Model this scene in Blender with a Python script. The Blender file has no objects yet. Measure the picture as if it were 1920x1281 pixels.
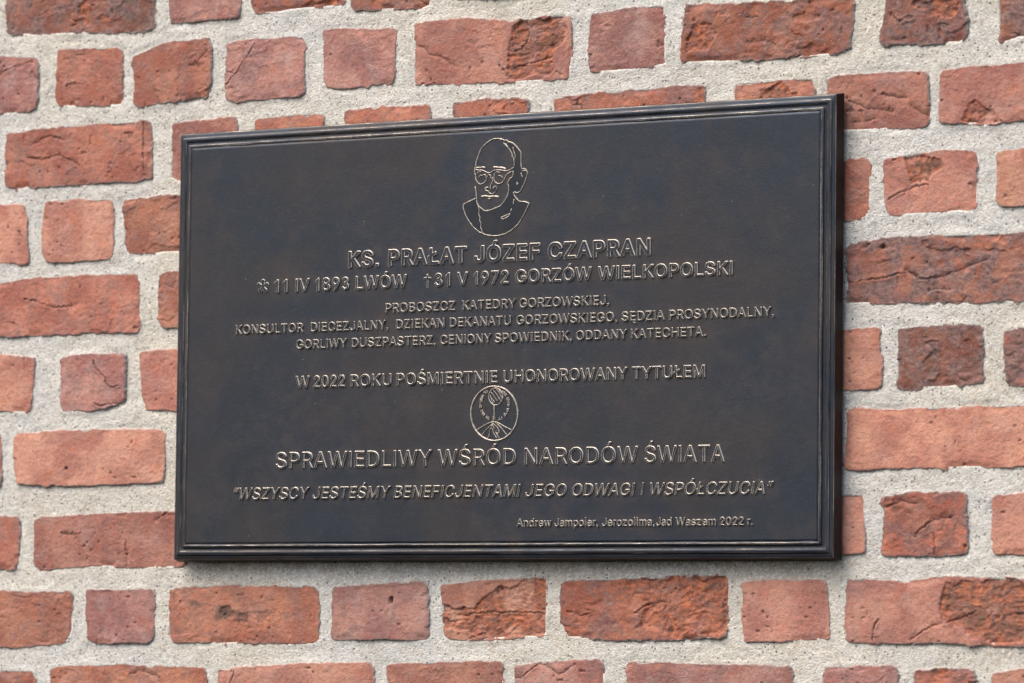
import bpy, math, random
import numpy as np
from mathutils import Matrix, Vector

# ------------------------------------------------------------------ camera, world, sun, exposure
SC = bpy.context.scene
COL = SC.collection
R = math.radians
Z0 = 2.10                                   # height of the plaque's centre above the street
OW, OH = 1.00636, 0.58                      # plaque outer front edge, metres
FOC = 8600.0                                # focal length in photo pixels (1920 wide)
RC = np.array([[0.85347267, -0.01135808, 0.52101382],
               [-0.02710101, 0.99744236, 0.06613836],
               [-0.52043245, -0.07056728, 0.85098197]])
CC = np.array([3.14036553, 0.4294459, -5.08384825])      # x right, y down, z into the wall
cam_d = bpy.data.cameras.new('camera')
cam = bpy.data.objects.new('camera', cam_d)
COL.objects.link(cam)
SC.camera = cam
to_w = lambda v: Vector((v[0], v[2], -v[1]))
rx, dn, fw = to_w(RC[0]), to_w(RC[1]), to_w(RC[2])
m = Matrix((( rx.x, -dn.x, -fw.x), (rx.y, -dn.y, -fw.y), (rx.z, -dn.z, -fw.z))).to_4x4()
m.translation = to_w(CC) + Vector((0, 0, Z0))
cam.matrix_world = m
cam_d.sensor_width = 36.0
cam_d.lens = FOC / 1920 * 36
cam_d.clip_start = 0.1
cam_d.clip_end = 200
cam_d.dof.use_dof = True
cam_d.dof.focus_distance = 5.95
cam_d.dof.aperture_fstop = 5.6

SUN_DIR = Vector((-0.42, -0.55, 1.0)).normalized()       # towards the sun
w = bpy.data.worlds.new('World'); SC.world = w; w.use_nodes = True
nt = w.node_tree; nt.nodes.clear()
sky = nt.nodes.new('ShaderNodeTexSky'); sky.sky_type = 'NISHITA'; sky.sun_disc = False
sky.sun_elevation = math.asin(SUN_DIR.z)
sky.sun_rotation = math.atan2(SUN_DIR.x, SUN_DIR.y)
sky.air_density = 1.0; sky.dust_density = 6.0; sky.ozone_density = 1.0
bg = nt.nodes.new('ShaderNodeBackground'); bg.inputs['Strength'].default_value = 0.135
wo = nt.nodes.new('ShaderNodeOutputWorld')
nt.links.new(sky.outputs[0], bg.inputs[0]); nt.links.new(bg.outputs[0], wo.inputs[0])
sd = bpy.data.lights.new('sun', 'SUN'); sd.energy = 0.85; sd.angle = R(60); sd.color = (1.0, 0.995, 0.985)
so = bpy.data.objects.new('sun', sd); COL.objects.link(so)
so.rotation_euler = (-SUN_DIR).to_track_quat('-Z', 'Y').to_euler()
SC.view_settings.view_transform = 'Standard'
SC.view_settings.look = 'None'
SC.view_settings.gamma = 1.0
SC.view_settings.exposure = 0.80

# ------------------------------------------------------------------ helpers
def at(px, py, n):
    """photo pixel -> (u, v) on the plane n metres in front of the plaque's outer front edge"""
    d = RC.T @ np.array([(px - 960) / FOC, (py - 640.5) / FOC, 1.0])
    t = (-n - CC[2]) / d[2]
    p = CC + t * d
    return np.array([p[0], -p[1]])

def ats(pts, n): return np.array([at(x, y, n) for x, y in pts])

def _hash(ix, iy, s):
    h = (ix.astype(np.int64) * 374761393 + iy.astype(np.int64) * 668265263 + int(s) * 974634777) & 0xFFFFFFFF
    h = ((h ^ (h >> 13)) * 1274126177) & 0xFFFFFFFF
    h = ((h ^ (h >> 16)) * 2246822519) & 0xFFFFFFFF
    return ((h ^ (h >> 15)) & 0xFFFFFF) / float(0xFFFFFF)

def vn(x, y, s=0):
    """smooth value noise in -1..1"""
    ix = np.floor(x); iy = np.floor(y); fx = x - ix; fy = y - iy
    fx = fx * fx * fx * (fx * (fx * 6 - 15) + 10); fy = fy * fy * fy * (fy * (fy * 6 - 15) + 10)
    a = _hash(ix, iy, s); b = _hash(ix + 1, iy, s); c = _hash(ix, iy + 1, s); d = _hash(ix + 1, iy + 1, s)
    return ((a * (1 - fx) + b * fx) * (1 - fy) + (c * (1 - fx) + d * fx) * fy) * 2 - 1

def fbm(x, y, s=0, o=4, g=0.5):
    r = 0; a = 1.0; t = 0
    for i in range(o):
        r = r + a * vn(x * 2 ** i + 17.3 * i, y * 2 ** i - 9.1 * i, s + i * 7); t += a; a *= g
    return r / t

def sstep(a, b, x):
    t = np.clip((x - a) / (b - a), 0, 1); return t * t * (3 - 2 * t)

def seg_dist(P, poly, closed=False):
    """distance of each point P (n,2) to a polyline"""
    A = poly; B = np.roll(poly, -1, 0)
    if not closed: A, B = poly[:-1], poly[1:]
    best = np.full(len(P), 1e9)
    for a, b in zip(A, B):
        d = b - a; L = d @ d + 1e-12
        t = np.clip(((P - a) @ d) / L, 0, 1)
        q = P - (a + t[:, None] * d)
        best = np.minimum(best, (q * q).sum(1))
    return np.sqrt(best)

def mesh_np(name, co, quads, smooth=True, mats=(), midx=None):
    me = bpy.data.meshes.new(name)
    co = np.asarray(co, np.float32); quads = np.asarray(quads, np.int32)
    me.vertices.add(len(co)); me.vertices.foreach_set('co', co.ravel())
    me.loops.add(quads.size); me.loops.foreach_set('vertex_index', quads.ravel())
    me.polygons.add(len(quads))
    me.polygons.foreach_set('loop_start', np.arange(0, quads.size, 4, dtype=np.int32))
    me.polygons.foreach_set('loop_total', np.full(len(quads), 4, np.int32))
    me.polygons.foreach_set('use_smooth', np.full(len(quads), smooth))
    for mt in mats: me.materials.append(mt)
    if midx is not None: me.polygons.foreach_set('material_index', np.asarray(midx, np.int32))
    me.update(calc_edges=True)
    return me

def add_attr(me, name, vals):
    a = me.attributes.new(name, 'FLOAT', 'POINT'); a.data.foreach_set('value', np.asarray(vals, np.float32))

def obj(name, me, parent=None, loc=(0, 0, 0)):
    o = bpy.data.objects.new(name, me); COL.objects.link(o); o.parent = parent; o.location = loc
    return o

def empty(name, loc):
    o = bpy.data.objects.new(name, None); COL.objects.link(o); o.location = loc; o.empty_display_size = 0.1
    return o

# ------------------------------------------------------------------ materials
class NT:
    def __init__(s, name):
        s.m = bpy.data.materials.new(name); s.m.use_nodes = True; s.t = s.m.node_tree; s.t.nodes.clear()
        s.out = s.n('ShaderNodeOutputMaterial'); s.b = s.n('ShaderNodeBsdfPrincipled'); s.l(s.b.outputs[0], s.out.inputs[0])
        tc = s.n('ShaderNodeTexCoord'); s.co = tc.outputs['Object']
    def n(s, t, **k):
        o = s.t.nodes.new(t)
        for a, v in k.items(): setattr(o, a, v)
        return o
    def l(s, a, b): s.t.links.new(a, b)
    def put(s, sock, v):
        if hasattr(v, 'links'): s.l(v, sock)
        else: sock.default_value = v
    def noise(s, sc, det=4, rough=0.55, co=None, dist=0.0):
        o = s.n('ShaderNodeTexNoise'); o.inputs['Scale'].default_value = sc; o.inputs['Detail'].default_value = det
        o.inputs['Roughness'].default_value = rough; o.inputs['Distortion'].default_value = dist
        s.l(co or s.co, o.inputs['Vector']); return o.outputs[0]
    def vor(s, sc, co=None, feature='F1'):
        o = s.n('ShaderNodeTexVoronoi', feature=feature); o.inputs['Scale'].default_value = sc; s.l(co or s.co, o.inputs['Vector']); return o
    def ramp(s, v, a, b, lo=0.0, hi=1.0):
        o = s.n('ShaderNodeMapRange'); o.interpolation_type = 'SMOOTHSTEP'; s.l(v, o.inputs['Value'])
        for k, x in zip(('From Min', 'From Max', 'To Min', 'To Max'), (a, b, lo, hi)): o.inputs[k].default_value = x
        return o.outputs[0]
    def math(s, op, a, b=0.0):
        o = s.n('ShaderNodeMath', operation=op); s.put(o.inputs[0], a); s.put(o.inputs[1], b); return o.outputs[0]
    def mix(s, f, a, b, mode='MIX'):
        o = s.n('ShaderNodeMix', data_type='RGBA', blend_type=mode); o.clamp_factor = True
        s.put(o.inputs[0], f); s.put(o.inputs[6], a if hasattr(a, 'links') else (*a, 1)); s.put(o.inputs[7], b if hasattr(b, 'links') else (*b, 1)); return o.outputs[2]
    def attr(s, name, kind='GEOMETRY'):
        o = s.n('ShaderNodeAttribute', attribute_type=kind, attribute_name=name); return o.outputs['Fac']
    def bump(s, h, dist, strength=1.0, prev=None):
        o = s.n('ShaderNodeBump'); o.inputs['Distance'].default_value = dist; o.inputs['Strength'].default_value = strength
        s.l(h, o.inputs['Height'])
        if prev: s.l(prev, o.inputs['Normal'])
        return o.outputs[0]
    def fin(s, col=None, rough=None, metal=None, nrm=None, spec=None):
        if col is not None: s.put(s.b.inputs['Base Color'], col if hasattr(col, 'links') else (*col, 1))
        if rough is not None: s.put(s.b.inputs['Roughness'], rough)
        if metal is not None: s.put(s.b.inputs['Metallic'], metal)
        if spec is not None: s.b.inputs['Specular IOR Level'].default_value = spec
        if nrm is not None: s.l(nrm, s.b.inputs['Normal'])
        return s.m

def brick_material():
    s = NT('fired_clay')
    oi = s.n('ShaderNodeObjectInfo')
    off = s.n('ShaderNodeVectorMath', operation='SCALE'); cmb = s.n('ShaderNodeCombineXYZ')
    s.l(oi.outputs['Random'], cmb.inputs[0]); s.l(oi.outputs['Random'], cmb.inputs[2]); s.l(cmb.outputs[0], off.inputs[0]); off.inputs['Scale'].default_value = 57.0
    add = s.n('ShaderNodeVectorMath', operation='ADD'); s.l(s.co, add.inputs[0]); s.l(off.outputs[0], add.inputs[1]); co = add.outputs[0]
    base = oi.outputs['Color']
    burn = s.attr('burn', 'OBJECT'); lime = s.attr('lime', 'OBJECT')
    chip = s.attr('chip'); edge = s.attr('edge'); soot = s.attr('soot'); crack = s.attr('crack')
    n1 = s.noise(14, 5, 0.6, co); n2 = s.noise(45, 5, 0.65, co, 0.4); n3 = s.noise(160, 4, 0.6, co); n4 = s.noise(620, 2, 0.6, co)
    # tone drift of the fired skin
    c = s.mix(s.ramp(n1, 0.40, 0.60), s.mix(1.0, base, (0.76, 0.68, 0.72), 'MULTIPLY'), s.mix(1.0, base, (1.14, 1.20, 1.18), 'MULTIPLY'))
    c = s.mix(s.math('MULTIPLY', s.ramp(n2, 0.52, 0.68), 0.40), c, s.mix(1.0, base, (1.15, 0.78, 0.60), 'MULTIPLY'))
    c = s.mix(s.math('MULTIPLY', s.ramp(n3, 0.50, 0.68), 0.45), c, s.mix(1.0, base, (0.62, 0.56, 0.62), 'MULTIPLY'))
    c = s.mix(s.math('MULTIPLY', s.ramp(n4, 0.48, 0.66), 0.40), c, s.mix(1.0, base, (1.32, 1.36, 1.36), 'MULTIPLY'))
    c = s.mix(s.math('MULTIPLY', s.ramp(s.noise(330, 3, 0.7, co), 0.55, 0.72), 0.45), c, s.mix(1.0, base, (0.55, 0.48, 0.50), 'MULTIPLY'))
    # dusty pale lime film
    film = s.math('MULTIPLY', s.ramp(s.noise(26, 5, 0.7, co, 0.3), 0.45, 0.66), lime)
    c = s.mix(s.math('MULTIPLY', film, 0.62), c, (0.50, 0.36, 0.33))
    # burnt grey-violet skin
    b1 = s.ramp(s.math('ADD', s.noise(30, 6, 0.68, co, 0.6), s.math('ADD', s.math('MULTIPLY', edge, 0.13), s.math('MULTIPLY', s.math('SUBTRACT', burn, 0.4), 0.07))), 0.505, 0.575)
    bf = s.math('MULTIPLY', b1, burn)
    c = s.mix(s.math('MULTIPLY', bf, 0.85), c, s.mix(s.ramp(n3, 0.4, 0.6), (0.150, 0.098, 0.096), (0.275, 0.165, 0.142)))
    # broken faces show the brighter orange body
    oc = s.mix(s.ramp(n2, 0.40, 0.60), (0.47, 0.150, 0.072), (0.29, 0.115, 0.075))
    oc = s.mix(s.ramp(n3, 0.50, 0.62), oc, (0.20, 0.10, 0.075))
    c = s.mix(s.math('MULTIPLY', chip, 0.92), c, oc)
    c = s.mix(s.math('MULTIPLY', soot, s.ramp(n2, 0.28, 0.60, 0.0, 0.85)), c, (0.115, 0.080, 0.060))
    # dirt lodged at arrises and in cracks, whose shade is painted in too
    er = s.math('MULTIPLY', s.ramp(s.math('ADD', edge, s.math('MULTIPLY', s.noise(70, 4, 0.7, co), 0.7)), 0.95, 1.30), s.math('ADD', s.math('MULTIPLY', burn, 0.6), 0.25))
    c = s.mix(er, c, (0.13, 0.115, 0.115))
    c = s.mix(s.math('MULTIPLY', crack, 0.75), c, (0.055, 0.035, 0.03))
    # lime smear close to the joint
    ls = s.math('MULTIPLY', s.ramp(s.math('ADD', edge, s.math('MULTIPLY', s.noise(55, 5, 0.75, co), 0.9)), 1.12, 1.42), 0.62)
    c = s.mix(ls, c, (0.47, 0.43, 0.39))
    # sand specks
    v = s.vor(420, co)
    sp = s.math('MULTIPLY', s.math('LESS_THAN', v.outputs['Distance'], 0.20), s.math('GREATER_THAN', s.n_rand(v), 0.86))
    c = s.mix(s.math('MULTIPLY', sp, 0.75), c, (0.62, 0.50, 0.44))
    v2 = s.vor(300, co)
    sp2 = s.math('MULTIPLY', s.math('LESS_THAN', v2.outputs['Distance'], 0.26), s.math('GREATER_THAN', s.n_rand(v2), 0.87))
    c = s.mix(s.math('MULTIPLY', sp2, 0.6), c, (0.10, 0.05, 0.04))
    h = s.math('ADD', s.math('MULTIPLY', n3, 1.3), s.math('ADD', s.math('MULTIPLY', n4, 0.5), s.math('MULTIPLY', s.noise(80, 4, 0.6, co), 1.1)))
    nr = s.bump(h, 0.0012, 0.75)
    return s.fin(c, s.ramp(n2, 0.3, 0.7, 0.72, 0.92), 0.0, nr, 0.35)
NT.n_rand = lambda s, v: (lambda x: (s.l(v.outputs['Color'], x.inputs[0]), x.outputs[0])[1])(s.n('ShaderNodeSeparateColor'))

def mortar_material():
    s = NT('lime_mortar')
    n1 = s.noise(3.0, 3, 0.5); n2 = s.noise(22, 5, 0.6); n3 = s.noise(420, 5, 0.8); n4 = s.noise(900, 3, 0.7)
    c = s.mix(s.ramp(n1, 0.40, 0.60), (0.690, 0.650, 0.545), (0.665, 0.662, 0.625))
    c = s.mix(s.math('MULTIPLY', s.ramp(n2, 0.40, 0.62), 0.50), c, (0.82, 0.79, 0.72))
    c = s.mix(s.math('MULTIPLY', s.ramp(s.noise(8, 5, 0.65), 0.54, 0.68), 0.30), c, (0.47, 0.44, 0.38))
    c = s.mix(s.math('MULTIPLY', s.math('MULTIPLY', s.attr('under_tint'), s.ramp(s.noise(30, 4, 0.6), 0.3, 0.6)), 0.55), c, (0.36, 0.30, 0.24))  # browner mortar in the band below the plaque
    c = s.mix(s.math('MULTIPLY', s.ramp(n3, 0.50, 0.66), 0.34), c, (0.50, 0.46, 0.39))
    v = s.vor(380); r = s.n_rand(v)
    c = s.mix(s.math('MULTIPLY', s.math('GREATER_THAN', r, 0.72), 0.6), c, (0.86, 0.84, 0.78))
    c = s.mix(s.math('MULTIPLY', s.math('LESS_THAN', r, 0.12), 0.5), c, (0.50, 0.40, 0.32))
    v2 = s.vor(250); r2 = s.n_rand(v2)
    dk = s.math('MULTIPLY', s.math('LESS_THAN', v2.outputs['Distance'], 0.34), s.math('LESS_THAN', r2, 0.09))
    c = s.mix(s.math('MULTIPLY', dk, 0.85), c, (0.13, 0.12, 0.115))
    h = s.math('ADD', s.math('MULTIPLY', n3, 1.8), s.math('ADD', n4, s.math('MULTIPLY', v.outputs['Distance'], -0.8)))
    return s.fin(c, 0.95, 0.0, s.bump(h, 0.0014, 0.75), 0.2)

def bronze_material():
    s = NT('patinated_bronze')
    mp = s.n('ShaderNodeMapping'); s.l(s.co, mp.inputs[0]); mp.inputs['Scale'].default_value = (1, 1, 1)
    n1 = s.noise(5.5, 4, 0.55, None, 0.6); n2 = s.noise(17, 5, 0.6, None, 0.3); n3 = s.noise(900, 3, 0.6); n4 = s.noise(70, 5, 0.7)
    st = s.n('ShaderNodeMapping'); s.l(s.co, st.inputs[0]); st.inputs['Scale'].default_value = (1, 1, 9); st.inputs['Rotation'].default_value = (0, R(14), 0)
    n5 = s.noise(120, 3, 0.6, st.outputs[0])
    c = s.mix(s.ramp(n1, 0.40, 0.62), (0.026, 0.034, 0.048), (0.039, 0.038, 0.043))
    c = s.mix(s.math('MULTIPLY', s.ramp(n2, 0.50, 0.70), 0.50), c, (0.056, 0.048, 0.047))
    c = s.mix(s.math('MULTIPLY', s.ramp(n4, 0.55, 0.75), 0.25), c, (0.066, 0.072, 0.082))
    c = s.mix(s.math('MULTIPLY', s.ramp(n5, 0.56, 0.74), 0.22), c, (0.115, 0.115, 0.12))
    c = s.mix(s.math('MULTIPLY', s.ramp(n3, 0.52, 0.70), 0.25), c, (0.10, 0.10, 0.105))
    v = s.vor(95); r = s.n_rand(v)
    sp = s.math('MULTIPLY', s.math('LESS_THAN', v.outputs['Distance'], 0.085), s.math('GREATER_THAN', r, 0.97))
    rb = s.math('MULTIPLY', s.attr('rub'), s.ramp(s.noise(60, 5, 0.7), 0.35, 0.65))
    c = s.mix(s.math('MULTIPLY', rb, 0.45), c, (0.088, 0.070, 0.062))
    c = s.mix(s.math('MULTIPLY', sp, 0.5), c, (0.30, 0.31, 0.31))
    h = s.math('ADD', n3, s.math('MULTIPLY', n5, 0.5))
    nr = s.bump(h, 0.00022, 0.6, s.bump(n4, 0.0006, 0.35))
    ro = s.math('ADD', s.ramp(n2, 0.3, 0.7, 0.40, 0.54), s.math('MULTIPLY', sp, 0.3))
    return s.fin(c, ro, 0.55, nr, 0.5)

def worn_material():
    s = NT('rubbed_bronze')
    n2 = s.noise(40, 4, 0.6); n4 = s.noise(220, 4, 0.7)
    c = s.mix(s.ramp(n4, 0.35, 0.65), (0.88, 0.80, 0.68), (0.62, 0.55, 0.46))
    c = s.mix(s.math('MULTIPLY', s.ramp(n2, 0.56, 0.72), 0.22), c, (0.34, 0.30, 0.27))
    return s.fin(c, 0.40, 0.45, s.bump(n4, 0.0003, 0.4), 0.5)

def side_material():
    s = NT('dark_cast_bronze')
    n = s.noise(30, 5, 0.6)
    c = s.mix(s.ramp(n, 0.4, 0.6), (0.018, 0.014, 0.013), (0.034, 0.024, 0.02))
    return s.fin(c, 0.55, 0.3, s.bump(s.noise(300, 4), 0.0004, 0.6), 0.4)

def worn_frame_material():
    s = NT('rubbed_frame_edge')
    n2 = s.noise(11, 5, 0.65); n4 = s.noise(240, 4, 0.7)
    c = s.mix(s.ramp(n4, 0.35, 0.65), (0.56, 0.48, 0.39), (0.32, 0.275, 0.23))
    c = s.mix(s.math('MULTIPLY', s.ramp(n2, 0.42, 0.60), 0.75), c, (0.11, 0.097, 0.088))
    return s.fin(c, 0.42, 0.6, s.bump(n4, 0.0003, 0.4), 0.5)
M_WORNF = worn_frame_material()
M_BRICK = brick_material(); M_MORTAR = mortar_material(); M_BRONZE = bronze_material(); M_WORN = worn_material(); M_SIDE = side_material()

# ------------------------------------------------------------------ the wall
N_BRICK = -0.0215            # typical brick face, metres behind the plaque's outer front edge
wall = empty('brick_wall', (0, 0, Z0))
wall['label'] = 'old red brick wall with wide pale lime mortar joints behind the plaque'
wall['category'] = 'wall'

CLS = {  # base colour, burn, lime, roughness
    'P': ((0.525, 0.248, 0.174), 0.12, 0.25, 0.38),
    'Q': ((0.450, 0.205, 0.146), 0.28, 0.35, 0.60),
    'O': ((0.395, 0.160, 0.104), 0.45, 0.30, 0.90),
    'K': ((0.400, 0.192, 0.152), 0.45, 0.65, 0.55),
    'R': ((0.330, 0.122, 0.078), 0.70, 0.30, 1.35),
    'D': ((0.225, 0.096, 0.066), 1.00, 0.30, 1.5),
}
BRICKS = """
1:D*1.25 8,-52 287,-68 289,10 290,50 284,58 270,62 150,64 60,68 20,67 10,60 7,20
1:K 314,-70 449,-80 452,10 450,33 400,40 318,46 314,30
1:R*1.1 468,-78 645,-92 646,8 640,13 560,20 500,27 478,28 469,10
1:R 660,-95 804,-100 806,12 790,19 720,20 662,20 658,10
1:K 838,-105 985,-115 986,-3 842,3
2:K*.95 -40,105 0,102 70,107 72,150 70,203 50,212 0,216 -85,222 -88,112
2:O 106,92 120,90 215,89 230,95 231,190 225,199 130,202 110,200 101,185 104,140
2:O 245,106 262,97 318,76 390,69 394,75 397,160 390,182 345,190 258,203 250,195 246,140
2:K*1.1 424,78 480,71 568,68 573,75 572,172 565,181 432,192 421,185 419,140
2:K*1.15 604,55 680,52 742,52 744,60 742,105 738,158 640,168 610,166 605,155
2:Q 777,42 860,32 950,38 1045,27 1072,29 1074,90 1068,146 1040,152 920,157 775,162 773,150
2:K*.85 1105,25 1190,12 1245,9 1249,60 1249,123 1180,133 1104,137 1100,90
2:R*.95 1283,6 1400,3 1595,-5 1602,-2 1602,40 1595,90 1570,103 1490,110 1400,116 1345,118 1278,120 1272,112 1277,60
2:D*1.1 1660,-10 1808,-16 1812,20 1815,70 1800,82 1720,86 1652,88 1649,70 1656,35 1657,15
2:D*1.1 1869,-20 1990,-28 1990,72 1915,72 1880,82 1871,82 1870,40
3:O*1.0 12,249 50,243 130,235 230,228 278,225 284,235 287,335 250,342 150,347 25,356 8,350 7,300
3:Q*.9 322,230 380,223 442,219 447,235 445,325 330,343 318,335
3:O*1.1 477,222 560,213 608,212 610,330 478,338
3:O*1.15 643,208 700,200 805,194 808,215 806,310 645,325
3:R*1.2 847,193 920,184 990,183 993,215 990,300 848,308
3:R*1.15 1036,185 1110,172 1190,166 1300,158 1320,157 1322,190 1320,275 1040,295
3:O*1.1 1376,155 1450,150 1525,146 1528,165 1528,265 1376,272
3:Q*.85 1546,148 1570,141 1660,134 1738,132 1742,145 1743,225 1737,240 1680,243 1620,247 1560,249 1548,240
3:Q*.9 1763,131 1820,122 1920,117 2010,110 2010,222 1920,228 1850,236 1765,233 1758,225
4:P -90,388 0,383 45,382 50,400 51,440 54,490 50,498 0,494 -90,492
4:P*1.05 82,378 130,372 208,373 212,390 214,480 205,487 130,493 90,493 80,485 78,430
4:O 228,375 300,366 375,360 377,468 337,475 240,479 228,460 232,430
4:O*1.1 1470,303 1580,297 1620,294 1632,300 1633,350 1630,400 1620,412 1580,414 1470,418
4:Q 1655,298 1720,287 1790,280 1822,280 1832,290 1833,390 1820,398 1720,403 1670,406 1658,398 1655,340
4:P*.85 1866,284 1920,276 2005,270 2005,382 1920,386 1875,388 1866,375
5:O*1.1 -60,533 0,529 60,521 150,515 255,512 262,530 264,610 260,625 150,628 60,632 0,634 -60,637
5:O 297,516 315,509 340,507 430,500 430,612 337,618 305,617 295,600
5:D*1.45 1585,460 1620,450 1680,442 1800,438 1920,433 2000,430 2000,565 1920,566 1840,569 1700,571 1600,572 1584,568
6:P*1.03 -75,667 0,665 55,667 66,670 64,720 58,770 50,776 0,773 -75,775
6:K*1.1 111,672 140,665 230,661 236,670 236,700 234,755 200,765 170,772 115,772 110,760 112,700
6:P*1.02 260,668 262,659 337,652 390,650 390,768 337,772 270,770 264,740
6:P 1480,622 1580,616 1650,612 1651,660 1655,725 1640,731 1580,734 1480,736
6:D*1.05 1682,615 1760,609 1835,606 1843,615 1843,690 1847,718 1830,724 1720,731 1684,733 1678,720 1680,660
6:D*1.2 1879,619 1920,612 2010,607 2010,722 1920,727 1888,723 1882,690
7:K -135,815 0,810 5,820 4,900 0,915 -135,918
7:P*1.03 25,818 35,811 120,806 300,803 309,810 310,860 308,900 300,906 200,911 110,912 32,910 24,880
7:P*1.1 1585,768 1605,763 1660,767 1720,765 1800,762 1920,758 2010,756 2010,872 1920,877 1850,878 1700,880 1590,884 1582,878 1584,800
8:O*1.1 -75,968 0,966 33,968 36,980 36,1055 25,1067 0,1070 -75,1070
8:Q*.92 62,975 75,968 200,962 330,957 350,958 352,1045 346,1062 320,1066 240,1067 195,1064 70,1068 61,1060
8:P*.97 1490,930 1580,925 1618,926 1622,950 1624,1035 1615,1040 1575,1041 1490,1042
8:R*1.2 1650,930 1720,922 1810,922 1814,935 1816,1035 1805,1043 1720,1043 1655,1044 1648,1035 1654,985 1657,955 1647,940
8:P*.97 1858,930 1920,922 2010,920 2010,1040 1920,1043 1865,1042 1857,1030
9:O*1.0 -60,1108 0,1107 130,1108 137,1120 135,1185 120,1207 60,1214 0,1216 -60,1217
9:K*.9 160,1105 285,1103 292,1115 289,1195 280,1206 180,1209 161,1200 160,1150
9:O*1.1 317,1105 345,1100 420,1096 590,1098 599,1110 598,1200 590,1207 440,1208 325,1207 312,1195 315,1150
9:K 622,1100 700,1094 795,1088 803,1100 805,1195 795,1201 700,1201 625,1202 619,1190
9:P*.88 825,1095 900,1088 1010,1082 1024,1083 1026,1100 1024,1190 1015,1197 960,1199 880,1203 840,1200 828,1188
9:R*1.15 1050,1090 1110,1085 1250,1080 1360,1075 1368,1085 1369,1110 1364,1195 1340,1198 1250,1203 1150,1202 1060,1197 1048,1160
9:P*.95 1388,1090 1430,1086 1545,1086 1551,1100 1557,1190 1555,1200 1470,1203 1395,1207 1389,1150
9:Q 1585,1085 1640,1085 1697,1090 1770,1078 1850,1081 1920,1085 2000,1086 2000,1216 1920,1213 1830,1210 1750,1207 1640,1208 1590,1206 1581,1190 1583,1120
10:R -100,1256 0,1256 60,1256 68,1275 66,1355 0,1360 -100,1360
10:O 92,1252 110,1248 200,1245 383,1250 388,1262 388,1350 380,1358 100,1362 92,1350
10:P*.95 407,1256 450,1250 560,1242 695,1241 702,1255 702,1352 410,1358
10:Q*.95 722,1246 830,1240 940,1238 945,1250 944,1350 725,1355
10:K 962,1246 1050,1238 1128,1236 1133,1250 1133,1350 962,1355
10:K*.95 1172,1243 1190,1238 1300,1244 1480,1246 1488,1260 1488,1350 1175,1358
10:K*.95 1542,1250 1620,1247 1680,1248 1685,1265 1684,1350 1543,1355
10:R*1.1 1713,1256 1770,1250 1825,1254 1831,1270 1830,1350 1712,1355
10:Q*.95 1858,1262 1920,1252 2010,1250 2010,1370 1858,1370
"""
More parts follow.
